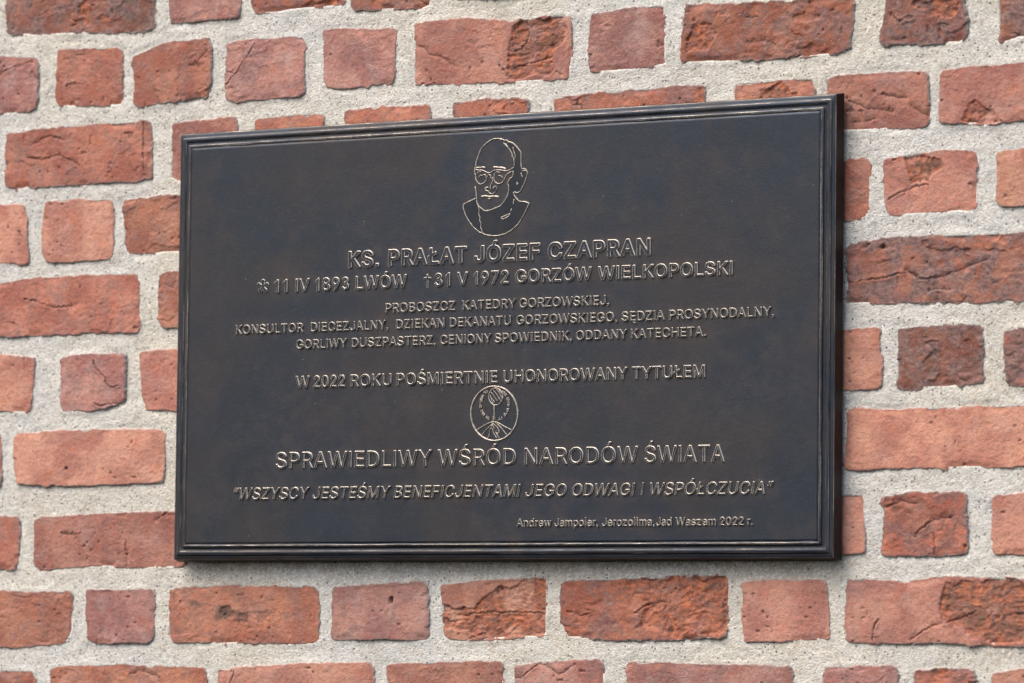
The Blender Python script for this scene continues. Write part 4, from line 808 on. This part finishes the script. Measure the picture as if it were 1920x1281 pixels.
7|476.0|413,512 414,446 411,438 186,-10 180,-17 168,-21 98,-23 90,-20 83,-16 78,-6 76,6 79,14 287,428 56,430 46,438 41,450 40,510 43,518 50,527 62,531 390,532 402,528
8|476.0|398,426 405,378 397,332 379,296 352,270 353,266 366,258 391,234 411,194 420,170 422,120 416,86 397,48 365,14 328,-10 288,-23 250,-29 202,-29 162,-22 124,-8 88,14 54,50 36,86 29,132 32,170 45,206 65,236 98,266 98,270 75,294 55,332 47,378 51,416 69,462 102,498 142,521 184,535 222,539 250,537 276,533 310,522 348,497 379,464;311,158 300,178 270,203 228,212 198,209 174,199 149,176 140,150 141,122 151,102 162,90 178,81 214,73 258,75 289,90 306,108 314,138;293,396 282,414 264,429 228,437 204,434 186,428 174,420 165,408 158,392 156,378 160,354 170,336 190,320 214,314 252,316 274,328 288,344 295,368
9|476.0|406,400 412,346 407,300 394,258 336,158 214,-18 198,-22 130,-22 118,-18 109,-2 112,12 221,172 172,176 126,193 88,222 64,256 45,304 41,358 46,400 66,450 95,486 136,516 174,531 220,539 274,533 318,515 358,486 388,444;301,376 292,400 282,413 264,427 228,437 208,435 192,430 169,412 153,382 148,348 153,322 159,306 169,292 184,280 204,270 234,267 264,276 282,290 298,318 304,348
E|442.0|393,516 393,450 388,438 378,431 150,428 150,309 360,307 372,300 377,290 378,234 372,217 364,209 354,206 150,206 148,204 148,84 150,81 382,79 392,72 397,60 398,2 395,-10 388,-17 376,-21 64,-23 48,-19 41,-10 39,0 38,506 42,522 52,529 60,531 372,531 384,527
G|543.0|488,388 496,350 493,340 484,331 472,326 406,326 398,330 389,338 371,376 356,394 332,416 286,431 266,433 236,429 200,415 166,386 144,352 129,296 126,250 130,212 142,164 158,134 179,110 199,94 230,82 266,76 304,80 333,92 354,106 376,136 389,176 284,176 269,182 263,190 261,200 261,260 268,273 284,279 476,279 490,274 499,260 500,184 498,158 488,118 471,80 458,58 422,20 386,-2 356,-15 314,-26 266,-30 220,-26 182,-16 138,4 104,32 72,64 47,110 25,172 18,226 18,284 24,334 48,400 74,445 110,483 136,504 152,511 182,525 214,534 262,539 314,534 352,524 382,511 418,486 455,448 470,424
I|211.0|150,516 151,-4 144,-17 132,-23 56,-23 43,-16 37,0 37,512 44,526 60,532 132,532 144,526
K|490.0|468,516 469,504 462,492 273,288 467,14 471,0 466,-12 456,-19 448,-21 370,-21 356,-16 196,209 148,156 148,2 144,-10 136,-18 126,-21 60,-23 48,-18 41,-10 39,0 38,506 42,522 58,531 124,532 136,528 146,516 148,506 148,308 352,528 364,532 448,531 460,527
L|416.0|383,62 383,-4 376,-16 362,-23 60,-21 50,-18 42,-12 37,2 39,510 42,519 48,528 60,532 126,532 138,526 147,512 150,81 362,79 375,74
O|556.0|500,368 512,314 516,262 512,196 502,148 485,106 461,64 430,31 400,8 352,-16 312,-26 270,-30 220,-26 180,-16 138,4 104,32 73,64 46,112 33,142 25,178 17,244 21,310 33,364 55,412 76,446 103,476 136,502 184,524 220,535 240,537 316,535 352,524 396,504 439,466 468,430 485,400;398,326 387,356 370,382 336,414 310,425 270,433 234,429 198,414 179,400 161,380 144,352 129,296 126,256 129,214 138,172 145,154 178,110 198,95 228,81 264,76 306,82 336,95 354,110 372,128 387,152 401,196 406,230 407,262 404,296
P|468.0|426,398 432,350 427,300 410,254 384,220 340,185 310,173 288,167 244,163 150,161 148,158 148,2 145,-10 138,-17 126,-21 60,-23 46,-16 39,0 38,506 39,516 45,524 60,531 238,532 276,529 310,522 342,508 384,476 410,440;319,372 306,401 282,420 264,426 234,429 149,428 148,266 234,265 262,268 286,276 300,289 314,308 319,324 321,342
R|472.0|426,404 432,356 426,300 410,260 383,224 347,198 448,12 450,0 444,-13 436,-19 426,-21 352,-21 340,-17 332,-10 233,174 150,175 148,170 148,2 145,-10 138,-17 126,-21 60,-23 46,-16 39,0 38,506 39,516 45,524 60,531 238,532 276,529 310,522 346,508 384,480 409,446;319,378 312,396 304,408 280,422 234,429 149,428 148,282 150,279 238,278 268,281 288,289 304,300 316,318 322,350
S|470.0|416,424 424,376 416,362 404,355 338,355 330,358 316,370 306,400 288,418 260,431 228,436 198,433 170,423 158,416 142,394 139,376 143,358 162,338 199,322 320,285 372,258 400,232 414,210 426,184 431,142 425,94 402,47 373,16 332,-10 290,-25 252,-31 198,-31 156,-25 116,-12 78,13 46,46 26,84 16,132 20,148 30,157 42,160 110,158 122,148 139,106 156,91 176,80 224,72 254,75 270,79 296,92 319,120 322,138 320,154 315,162 294,180 240,200 182,215 134,232 102,248 66,277 48,302 37,324 29,370 35,418 57,462 90,495 136,522 162,531 200,538 252,538 300,528 324,520 360,499 394,466
V|503.0|484,514 483,498 299,-8 292,-17 280,-21 202,-22 194,-19 187,-14 182,-6 -4,498 -6,510 -3,520 8,529 20,531 88,531 98,527 104,520 242,131 267,214 375,520 382,527 392,531 464,531 477,526
W|709.0|691,514 691,500 552,-4 547,-14 532,-21 454,-21 442,-18 435,-10 344,325 249,-10 242,-18 230,-21 152,-21 137,-14 132,-4 -5,500 -5,512 2,525 16,532 82,532 94,527 103,518 194,167 283,512 293,526 304,531 380,532 392,528 401,518 490,175 494,174 582,518 592,528 602,532 670,531 683,526
Z|461.0|418,514 419,460 416,448 163,80 394,80 406,78 417,70 422,58 422,2 418,-10 410,-18 398,-21 44,-21 28,-17 21,-8 19,2 19,46 24,62 276,428 34,430 25,436 19,448 18,508 22,522 32,529 40,531 398,531 410,526
Ó|556.0|500,368 512,314 516,262 512,196 502,148 485,106 461,64 430,31 400,8 352,-16 312,-26 270,-30 220,-26 180,-16 138,4 104,32 73,64 45,112 33,142 24,182 17,248 21,310 33,364 55,412 76,446 106,478 142,505 184,524 228,536 230,538 220,550 220,566 267,668 274,676 286,681 358,681 366,678 374,670 378,658 375,646 310,547 300,538 352,524 400,502 439,466 467,434 485,400;398,326 387,356 370,382 336,414 310,425 270,433 234,429 198,414 179,400 161,380 144,352 129,296 126,256 129,214 138,172 145,154 178,110 198,95 228,81 264,76 306,82 336,95 354,110 372,128 387,152 401,196 406,230 407,262 404,296
"""
GH = """
כ|433|378,339 391,261 388,177 367,117 333,65 297,32 243,8 24,3 27,66 177,66 249,84 287,117 311,171 318,231 306,315 271,369 213,401 27,408 27,474 183,474 267,456 337,405
ל|409|379,471 378,411 232,3 159,0 305,405 15,408 12,603 84,603 87,474
ה|523|140,279 140,3 71,0 68,279;450,387 458,3 389,0 386,315 366,381 335,402 299,408 71,408 68,471 359,468 419,438
מ|517|448,369 451,2 244,3 247,66 381,69 376,351 349,396 283,420 205,402 167,357 137,249 112,3 40,3 76,327 45,471 115,473 133,408 163,442 211,472 259,484 331,480 409,438
ק|505|136,284 136,-190 67,-193 64,284;476,470 476,416 328,2 253,0 400,404 67,407 64,470
י|188|130,474 131,240 97,174 63,171 60,468 63,475
ם|523|450,387 455,0 56,3 59,474 359,468 419,438;380,357 362,387 329,404 128,405 131,66 386,69
נ|318|246,417 253,3 27,0 27,66 182,69 179,381 153,407 51,410 50,471 195,468 225,451
פ|484|430,333 442,267 436,171 412,105 361,44 295,8 247,2 40,3 43,66 223,66 295,79 337,118 358,165 369,225 357,315 319,371 265,400 115,408 119,297 157,259 211,253 212,195 205,188 133,192 85,218 54,261 42,309 43,474 235,474 307,460 385,409
ש|564|540,471 510,213 480,135 441,81 401,44 311,7 77,0 32,471 104,471 131,232 197,253 236,291 253,357 262,471 333,471 318,315 302,261 257,212 133,165 143,66 293,73 353,96 383,120 409,153 439,225 469,471
א|486|434,471 434,339 422,267 398,213 339,159 443,3 358,3 175,275 136,231 119,177 116,3 45,3 48,177 60,225 84,273 141,327 42,471 127,472 307,211 333,237 357,291 363,471
ח|539|464,393 474,333 473,2 403,3 397,351 377,388 311,408 140,405 140,3 68,3 71,474 383,466 431,442
ת|535|460,393 470,333 469,2 399,3 393,351 373,388 307,408 179,405 172,75 154,39 115,8 28,3 28,63 85,72 108,123 108,405 31,410 31,472 373,468 427,442
ו|209|140,471 140,3 71,0 68,471
ע|488|464,471 433,201 404,123 363,69 323,37 245,8 23,0 23,66 151,69 56,471 128,471 221,73 305,109 352,183 373,267 391,471
"""
def glyphs(t):
    d = {}
    for ln in t.strip('\n').splitlines():
        c, adv, rest = ln[0], *ln[2:].split('|', 1)
        d[c] = (float(adv), [np.array([[float(v) for v in p.split(',')] for p in lp.split()]) for lp in rest.split(';')])
    return d
GL = [glyphs(g) for g in GL.split('@')]; GH = glyphs(GH)
DIL = (10.0, 18.0, 33.0, 23.0)

def relief(loops, ext, bev, offset=0.0, dark_top=True):
    """raised shape with a flat top and rubbed chamfer; loops in metres (u, v); returns mesh in x,-n,z"""
    cu = bpy.data.curves.new('relief', 'CURVE'); cu.dimensions = '2D'; cu.fill_mode = 'BOTH'
    cu.extrude = ext; cu.bevel_depth = bev; cu.bevel_resolution = 0; cu.offset = offset - bev
    for lp in loops:
        sp = cu.splines.new('POLY'); sp.points.add(len(lp) - 1)
        for i, p in enumerate(lp): sp.points[i].co = (p[0], p[1], 0, 1)
        sp.use_cyclic_u = True
    o = bpy.data.objects.new('relief', cu)
    me = bpy.data.meshes.new_from_object(o)
    bpy.data.objects.remove(o); bpy.data.curves.remove(cu)
    n = len(me.vertices); co = np.empty(n * 3, np.float32); me.vertices.foreach_get('co', co); co = co.reshape(-1, 3)
    zmax = ext + bev
    me.materials.clear(); me.materials.append(M_BRONZE); me.materials.append(M_WORN)
    nf = len(me.polygons); nrm = np.empty(nf * 3, np.float32); me.polygons.foreach_get('normal', nrm); nrm = nrm.reshape(-1, 3)
    cen = np.empty(nf * 3, np.float32); me.polygons.foreach_get('center', cen); cen = cen.reshape(-1, 3)
    mi = np.where((nrm[:, 2] < 0.95) & (nrm[:, 2] > -0.05) & (cen[:, 2] > -ext * 0.02), 1, 0).astype(np.int32)
    me.polygons.foreach_set('material_index', mi)
    me.polygons.foreach_set('use_smooth', np.zeros(nf, bool))
    w_ = np.c_[co[:, 0], -co[:, 2], co[:, 1]].astype(np.float32)
    me.vertices.foreach_set('co', w_.ravel())
    me.update()
    return me

NF = FLD                                     # where letters stand
def word(parent, text, x0, x1, ybase, cap, bold, shear=0.0, join=None, hgt=0.0019):
    """set one word between the photo columns x0 and x1 on the line v = ybase"""
    u0 = at(x0 + 0.6, 640, NF); u1 = at(x1 - 0.6, 640, NF)
    pen = 0; items = []
    for ch in text:
        adv, lps = GL[bold][ch]; items.append((ch, pen, lps)); pen += adv
    mn = min((l[:, 0] + shear * l[:, 1]).min() + p for _, p, ls in items for l in ls); mx = max((l[:, 0] + shear * l[:, 1]).max() + p for _, p, ls in items for l in ls)
    sy = cap / (509 + 2 * DIL[bold])
    a = lambda px: at(px, YROW, NF)[0]
    ua, ub = a(x0 + 0.6), a(x1 - 0.6)
    sx = (ub - ua) / (mx - mn)
    RUB.append((ua, ub, ybase, ybase + cap))
    for ch, p, ls in items:
        L = [np.c_[(l[:, 0] + shear * l[:, 1]) * sx, (l[:, 1] + DIL[bold]) * sy] for l in ls]
        c = np.array([(min(l[:, 0].min() for l in L) + max(l[:, 0].max() for l in L)) / 2, 0])
        bev = min(0.00080, cap * 0.040)
        me = relief([l - c for l in L], hgt - bev, bev)
        me.name = 'letter'
        loc = (ua + (p - mn) * sx + c[0], -NF, ybase)
        if join is not None: join.append((me, loc))
        else: obj('letter', me, parent, loc)

def joined(name, parts, parent):
    import bmesh
    bm = bmesh.new()
    for me, loc in parts:
        k = len(bm.verts); bm.from_mesh(me); bm.verts.ensure_lookup_table()
        for v_ in bm.verts[k:]: v_.co += Vector(loc)
    me = bpy.data.meshes.new(name); bm.to_mesh(me); bm.free()
    me.materials.append(M_BRONZE); me.materials.append(M_WORN)
    return obj(name, me, parent)

LINES = [
 # label, bold, shear, (x,ybase,x,ybase) two baseline points, cap px at centre, words
 ('topmost and boldest line of capitals, a name', 2, 0, (655, 503.5, 1219, 479.5), 34.2, [('KS.', 653, 712), ('PRAŁAT', 728, 876.6), ('JÓZEF', 888.8, 1014), ('CZAPRAN', 1027, 1221)]),
 ('second line of capitals and numerals with star and cross', 3, 0, (515, 549.5, 1373, 516.5), 27.3, [('11', 514.5, 540.4), ('IV', 554.2, 581.8), ('1893', 591.5, 655.5), ('LWÓW', 666.6, 764), ('31', 814.5, 845), ('V', 857, 878.6), ('1972', 888.2, 954.8), ('GORZÓW', 966.2, 1110.3), ('WIELKOPOLSKI', 1120.8, 1374.8)]),
 ('third line, short and small capitals', 0, 0, (724, 587.0, 1135, 572.0), 19.0, [('PROBOSZCZ', 722.6, 854.6), ('KATEDRY', 867, 968.2), ('GORZOWSKIEJ,', 973.7, 1142.9)]),
 ('fourth line, widest of the small capitals', 0, 0, (444, 627.5, 1440, 593.5), 19.0, [('KONSULTOR', 442.4, 570), ('DIECEZJALNY,', 582.7, 729), ('DZIEKAN', 742.8, 834.4), ('DEKANATU', 843.2, 958.8), ('GORZOWSKIEGO,', 968.2, 1158), ('SĘDZIA', 1165.5, 1247.2), ('PROSYNODALNY,', 1254.7, 1452)]),
 ('fifth line of small capitals ending in a full stop', 0, 0, (557, 655.0, 1310, 631.2), 19.0, [('GORLIWY', 555.6, 651.7), ('DUSZPASTERZ,', 659.7, 817.8), ('CENIONY', 825.3, 922.2), ('SPOWIEDNIK,', 927.7, 1073), ('ODDANY', 1080.2, 1176.6), ('KATECHETA.', 1183, 1324.3)]),
 ('line of capitals just above the round emblem', 1, 0, (560, 728.0, 1320, 709.0), 25.0, [('W', 554.6, 581.5), ('2022', 588, 648), ('ROKU', 657, 735), ('POŚMIERTNIE', 743.5, 933.8), ('UHONOROWANY', 943.5, 1177.5), ('TYTUŁEM', 1184.5, 1323)]),
 ('largest line of capitals just below the round emblem', 0, 0, (520, 879.5, 1358, 866.0), 33.0, [('SPRAWIEDLIWY', 517, 810.4), ('WŚRÓD', 820.6, 968.4), ('NARODÓW', 983.3, 1197.5), ('ŚWIATA', 1208.6, 1360)]),
 ('slanted line of capitals between quotation marks', 0, 0.20, (450, 937.3, 1435, 927.8), 25.0, [('“WSZYSCY', 437.7, 581.3), ('JESTEŚMY', 586, 733.6), ('BENEFICJENTAMI', 737.8, 977.3), ('JEGO', 984.7, 1063.4), ('ODWAGI', 1072.5, 1192), ('I', 1201.7, 1208.3), ('WSPÓŁCZUCIA”', 1219.4, 1452)]),
 ('small line in upper and lower case near the lower edge', 0, 0, (970, 988.3, 1395, 985.3), 17.0, [('Andrew', 969, 1035.2), ('Jampoler,', 1040, 1122.2), ('Jerozolima,', 1129, 1228.5), ('Jad', 1230.5, 1260.8), ('Waszem', 1267, 1343.6), ('2022', 1350, 1395.5), ('r.', 1401.5, 1412.6)]),
]
def polyline_ridge(parts, pts, wid, hgt, closed=False):
    """raised wire-like ridge along a drawn line: (n,2) metres"""
    P = np.array(pts)
    if closed: P = np.vstack([P, P[:1]])
    d = np.r_[0, np.cumsum(np.linalg.norm(np.diff(P, axis=0), axis=1))]
    n = max(3, int(d[-1] / 0.0012))
    P = resample(P, n)
    for _ in range(1):
        Q = P.copy(); Q[1:-1] = (P[:-2] + 2 * P[1:-1] + P[2:]) / 4; P = Q
    T = np.gradient(P, axis=0)
    if closed: T[0] = T[-1] = (P[1] - P[-2])
    T /= np.linalg.norm(T, axis=1)[:, None] + 1e-9
    N = np.c_[-T[:, 1], T[:, 0]]
    ww = wid * (1 + 0.22 * vn(np.arange(n) * 0.55, np.ones(n) * (P[0, 0] * 900), 3))[:, None]
    prof = [(-0.75, -0.0004), (-0.5, hgt * 0.55), (-0.2, hgt), (0.2, hgt), (0.5, hgt * 0.55), (0.75, -0.0004)]
    co = []
    for a, z in prof:
        p = P + N * ww * a; co.append(np.c_[p[:, 0], np.full(n, -z), p[:, 1]])
    co = np.vstack(co); q = []
    for k in range(len(prof) - 1):
        for j in range(n - 1): q.append((k * n + j, k * n + j + 1, (k + 1) * n + j + 1, (k + 1) * n + j))
    for j in (0, n - 1):
        a = [k * n + j for k in range(6)]
        q.append((a[0], a[1], a[4], a[5])); q.append((a[1], a[2], a[3], a[4]))
    parts.append((co, q))

def line_material():
    s = NT('rubbed_line')
    n4 = s.noise(220, 4, 0.7); n2 = s.noise(45, 4, 0.6)
    c = s.mix(s.ramp(n4, 0.35, 0.65), (0.66, 0.59, 0.50), (0.42, 0.37, 0.31))
    c = s.mix(s.math('MULTIPLY', s.ramp(n2, 0.52, 0.68), 0.6), c, (0.12, 0.105, 0.095))
    return s.fin(c, 0.45, 0.5, s.bump(n4, 0.0003, 0.4), 0.5)
M_LINE = line_material()
def deep_material():
    s = NT('deep_patina')
    n = s.noise(24, 4, 0.6)
    return s.fin(s.mix(s.ramp(n, 0.4, 0.6), (0.016, 0.021, 0.029), (0.026, 0.028, 0.034)), 0.5, 0.5, s.bump(s.noise(700, 3), 0.0002, 0.6), 0.5)
M_DEEP = deep_material()

def ridges(name, parts, parent, mat=None):
    k = 0; C_, Q_ = [], []
    for co, q in parts: C_.append(co); Q_ += [tuple(i + k for i in f) for f in q]; k += len(co)
    me = mesh_np(name, np.vstack(C_), Q_, True, (mat or M_LINE,))
    import bmesh
    bm = bmesh.new(); bm.from_mesh(me); bmesh.ops.recalc_face_normals(bm, faces=bm.faces); bm.to_mesh(me); bm.free()
    return obj(name, me, parent, (0, -NF, 0))

for lab, bold, shear, (xa, ya, xb, yb), cappx, words in LINES:
    va, vb = at(xa, ya, NF)[1], at(xb, yb, NF)[1]
    vbase = (va + vb) / 2
    print('LINE', lab[:20], round(va, 4), round(vb, 4))
    YROW = (ya + yb) / 2
    xm = (xa + xb) / 2
    cap = at(xm, YROW - cappx + 1.2, NF)[1] - at(xm, YROW, NF)[1]
    line = obj('text_line', None, plaque)
    line['label'] = lab
    jn = [] if lab.startswith('small line') else None
    for t, x0, x1 in words: word(line, t, x0, x1, vbase, cap, bold, shear, jn)
    if jn is not None:
        o = joined('lettering', jn, line)
    if lab.startswith('second'):
        star = []
        c = at(493.3, 537.2, NF); r0 = 0.0098
        lp = []
        for k in range(5):
            a0 = math.pi / 2 + k * 2 * math.pi / 5
            for t in np.linspace(-1, 1, 9):
                if abs(t) > 0.99:
                    lp.append((0.0030 * math.cos(a0 + t * math.pi / 5), 0.0030 * math.sin(a0 + t * math.pi / 5))) if t < 0 else None
                    continue
                an = t * 1.9
                cx = 0.0066 + 0.0032 * math.cos(an); cy = 0.0033 * math.sin(an)
                lp.append((cx * math.cos(a0) - cy * math.sin(a0), cx * math.sin(a0) + cy * math.cos(a0)))
        me = relief([np.array(lp)], 0.0005, 0.0005, 0.0002); me.name = 'star'
        obj('star', me, line, (c[0], -NF, c[1]))
        c0 = at(801.5, 541.0, NF); k = 0.001
        cr = np.array([(-1.5, 0), (1.5, 0), (1.5, 11.8), (5.6, 11.8), (5.6, 14.8), (1.5, 14.8), (1.5, 18.8), (-1.5, 18.8), (-1.5, 14.8), (-5.6, 14.8), (-5.6, 11.8), (-1.5, 11.8)]) * k
        me = relief([cr], 0.0005, 0.0005, 0.0001); me.name = 'cross'
        obj('cross', me, line, (c0[0], -NF, c0[1]))

# ---- line portrait of a bald man in round glasses
PX = lambda s: np.array([at(850 + a / 5.822, 240 + b / 5.822, NF) for a, b in parse_pts(s)])
portrait = obj('portrait', None, plaque)
portrait['label'] = 'raised line portrait of a bald man in round glasses'
def rid(name, segs, wid=0.00120, hgt=0.0010):
    parts = []
    for s_ in segs: polyline_ridge(parts, PX(s_), wid, hgt)
    return ridges(name, parts, portrait)
rid('head_outline', ["245,430 250,375 270,320 290,260 315,215 355,175 400,140 440,120 490,116 535,122",
    "240,430 232,470 242,520", "240,640 250,700 255,760 258,810 275,850 310,880 345,908 400,900 450,880 515,852 560,800 590,750 605,700 608,630 592,610 600,590 620,550 645,540 655,520 655,470"])
rid('hair', ["515,135 540,122 560,140 580,128 600,150 625,155 650,165 690,200 720,240 738,262 742,300 740,370 745,440",
    "550,165 590,205 620,235 645,285 650,315 665,345 668,400 662,430", "655,210 660,250 680,300 672,340", "560,170 580,178 602,208", "640,305 655,320 662,350"])
rid('ear', ["745,450 770,442 795,455 812,490 800,540 780,600 755,650 735,690 705,710 680,705 672,695", "750,472 780,462 795,470", "743,490 745,515 760,540", "700,590 693,610 700,630 708,600"])
rid('glasses', ["245,452 275,462 310,460 345,472 370,488 395,492 415,485 440,465 480,458 530,462 575,470 610,462 665,430",
    "245,500 245,550 260,590 290,615 320,612 350,590 365,550 380,515 400,510 412,520 410,560", "450,500 445,550 455,590 485,610 520,608 550,580 565,545 580,510 610,490 655,472"], 0.0011, 0.0010)
rid('eye', ["256,500 275,482 310,478", "280,545 290,520 305,515 320,525 330,505 355,515 358,545"], 0.0008)
rid('eye', ["455,495 470,482 500,480 515,490", "485,530 500,515 520,530 535,525 538,555"], 0.0008)
rid('eyebrow', ["248,434 300,431 335,427 348,440"], 0.0014)
rid('eyebrow', ["440,428 480,430 545,434 575,450"], 0.0018)
rid('nose', ["385,650 355,648 345,665 360,685 385,690 395,712 430,722 465,700 480,665 475,640 450,635 440,650 440,670", "430,540 428,600 415,610 405,640 405,672"])
rid('mouth', ["305,750 350,742 402,752 450,746 500,752"], 0.0020, 0.0009)
rid('mouth', ["382,773 412,776"], 0.0016)
rid('coat', ["245,770 190,795 110,835 112,880 135,950 175,1020 230,1090 290,1140 320,1148", "320,1148 350,1165 420,1178 500,1175 570,1155 640,1115 710,1050 760,970 800,890 830,822",
    "830,822 780,805 720,802 690,770 665,735 660,700", "275,850 285,900 278,940 297,980 288,1010 306,1040 300,1080 315,1120 320,1148", "525,978 535,1000 600,970 625,935 522,978", "665,780 655,840", "640,880 625,920"])
# low raised plane of coat, neck and side hair
lp = PX("110,835 245,772 258,810 275,850 310,880 345,908 400,900 450,880 515,852 560,800 590,750 605,700 608,630 592,610 600,590 620,550 645,540 655,520 655,470 662,430 668,400 665,345 650,315 645,285 620,235 590,205 550,165 625,155 650,165 690,200 720,240 738,262 742,300 740,370 745,450 795,455 812,490 800,540 780,600 755,650 735,690 705,710 665,700 665,735 690,770 720,802 780,805 830,822 800,890 760,970 710,1050 640,1115 570,1155 500,1175 420,1178 350,1165 320,1148 290,1140 230,1090 175,1020 135,950 112,880")
me = relief([lp], 0.0005, 0.00015, 0.0); me.name = 'silhouette'
me.materials.clear(); me.materials.append(M_DEEP)
obj('silhouette', me, portrait, (0, -NF, 0))

# ---- round emblem: tree with bare roots inside a ring
EX = lambda s: np.array([at(860 + a / 9.857, 710 + b / 9.857, NF) for a, b in (parse_pts(s) if isinstance(s, str) else s)])
emblem = obj('emblem', None, plaque)
emblem['label'] = 'round raised emblem of a tree with bare roots and a circle of lettering'
def ridE(name, segs, wid=0.0009, hgt=0.0008, closed=False):
    parts = []
    for s_ in segs: polyline_ridge(parts, EX(s_), wid, hgt, closed)
    return ridges(name, parts, emblem)
cir = lambda cx, cy, a, b, n=72: [(cx + a * math.cos(2 * math.pi * i / n), cy + b * math.sin(2 * math.pi * i / n)) for i in range(n)]
ridE('ring', [cir(661, 645, 433, 503)], 0.0017, 0.0012, True)
ridE('crown', [cir(688, 332, 130, 158, 40)], 0.0010, 0.0010, True)
ridE('crown_lines', ["600,250 640,300 680,360 720,420", "640,210 690,270 740,340 770,400", "690,190 740,240 780,310 800,360", "590,330 630,390 670,440", "740,200 790,270", "580,300 610,400 650,470", "730,330 780,420"], 0.0006, 0.0006)
ridE('trunk', ["652,490 656,620 640,700 638,770", "662,490 662,620 668,700 678,770", "650,700 652,790"], 0.0008)
ridE('roots', ["615,798 500,850 380,920 330,955", "620,845 510,950 430,1040", "628,862 575,955 572,1015 550,1095 520,1100", "628,925 640,990 680,1060 710,1105", "615,810 640,870 668,938",
    "675,800 720,840 800,920 850,990 900,1045", "672,790 760,830 850,885 980,948", "662,850 720,900 755,980 745,1012 705,1012 680,985 700,962", "700,1010 730,1060 757,1110", "575,940 630,920", "620,790 670,800 630,830 680,860"], 0.0009)
TXT = "כל המקיים נפש אחת כאילו קיים עולם מלא"
n = len(TXT)
par = []
for i, ch in enumerate(TXT):
    if ch == ' ': continue
    ang = R(123 + (414 - 123) * i / (n - 1))      # counter-clockwise from upper left, down and round to upper right
    cx, cy = 667 + 262 * math.cos(ang), 478 - 288 * math.sin(ang)
    if 585 < cx < 700 and cy > 700: continue
    adv, ls = GH[ch]
    c = EX([(cx, cy)])[0]; k = 0.0037 / 560
    rot = ang - math.pi / 2; ca, sa = math.cos(rot), math.sin(rot)
    L = []
    for l in ls:
        q = (l - np.array([adv / 2, 270])) * k; L.append(np.c_[q[:, 0] * ca - q[:, 1] * sa, q[:, 0] * sa + q[:, 1] * ca])
    me = relief(L, 0.0006, 0.00014, 0.00018); me.materials.clear(); me.materials.append(M_LINE); me.name = 'letter'
    obj('letter', me, emblem, (c[0], -NF, c[1]))
RUB.append((at(880, 300, NF)[0], at(985, 300, NF)[0], at(930, 430, NF)[1], at(930, 265, NF)[1]))
field()
print('objects', len(bpy.data.objects), 'tris', sum(len(o.data.polygons) * 2 for o in bpy.data.objects if o.type == 'MESH'))
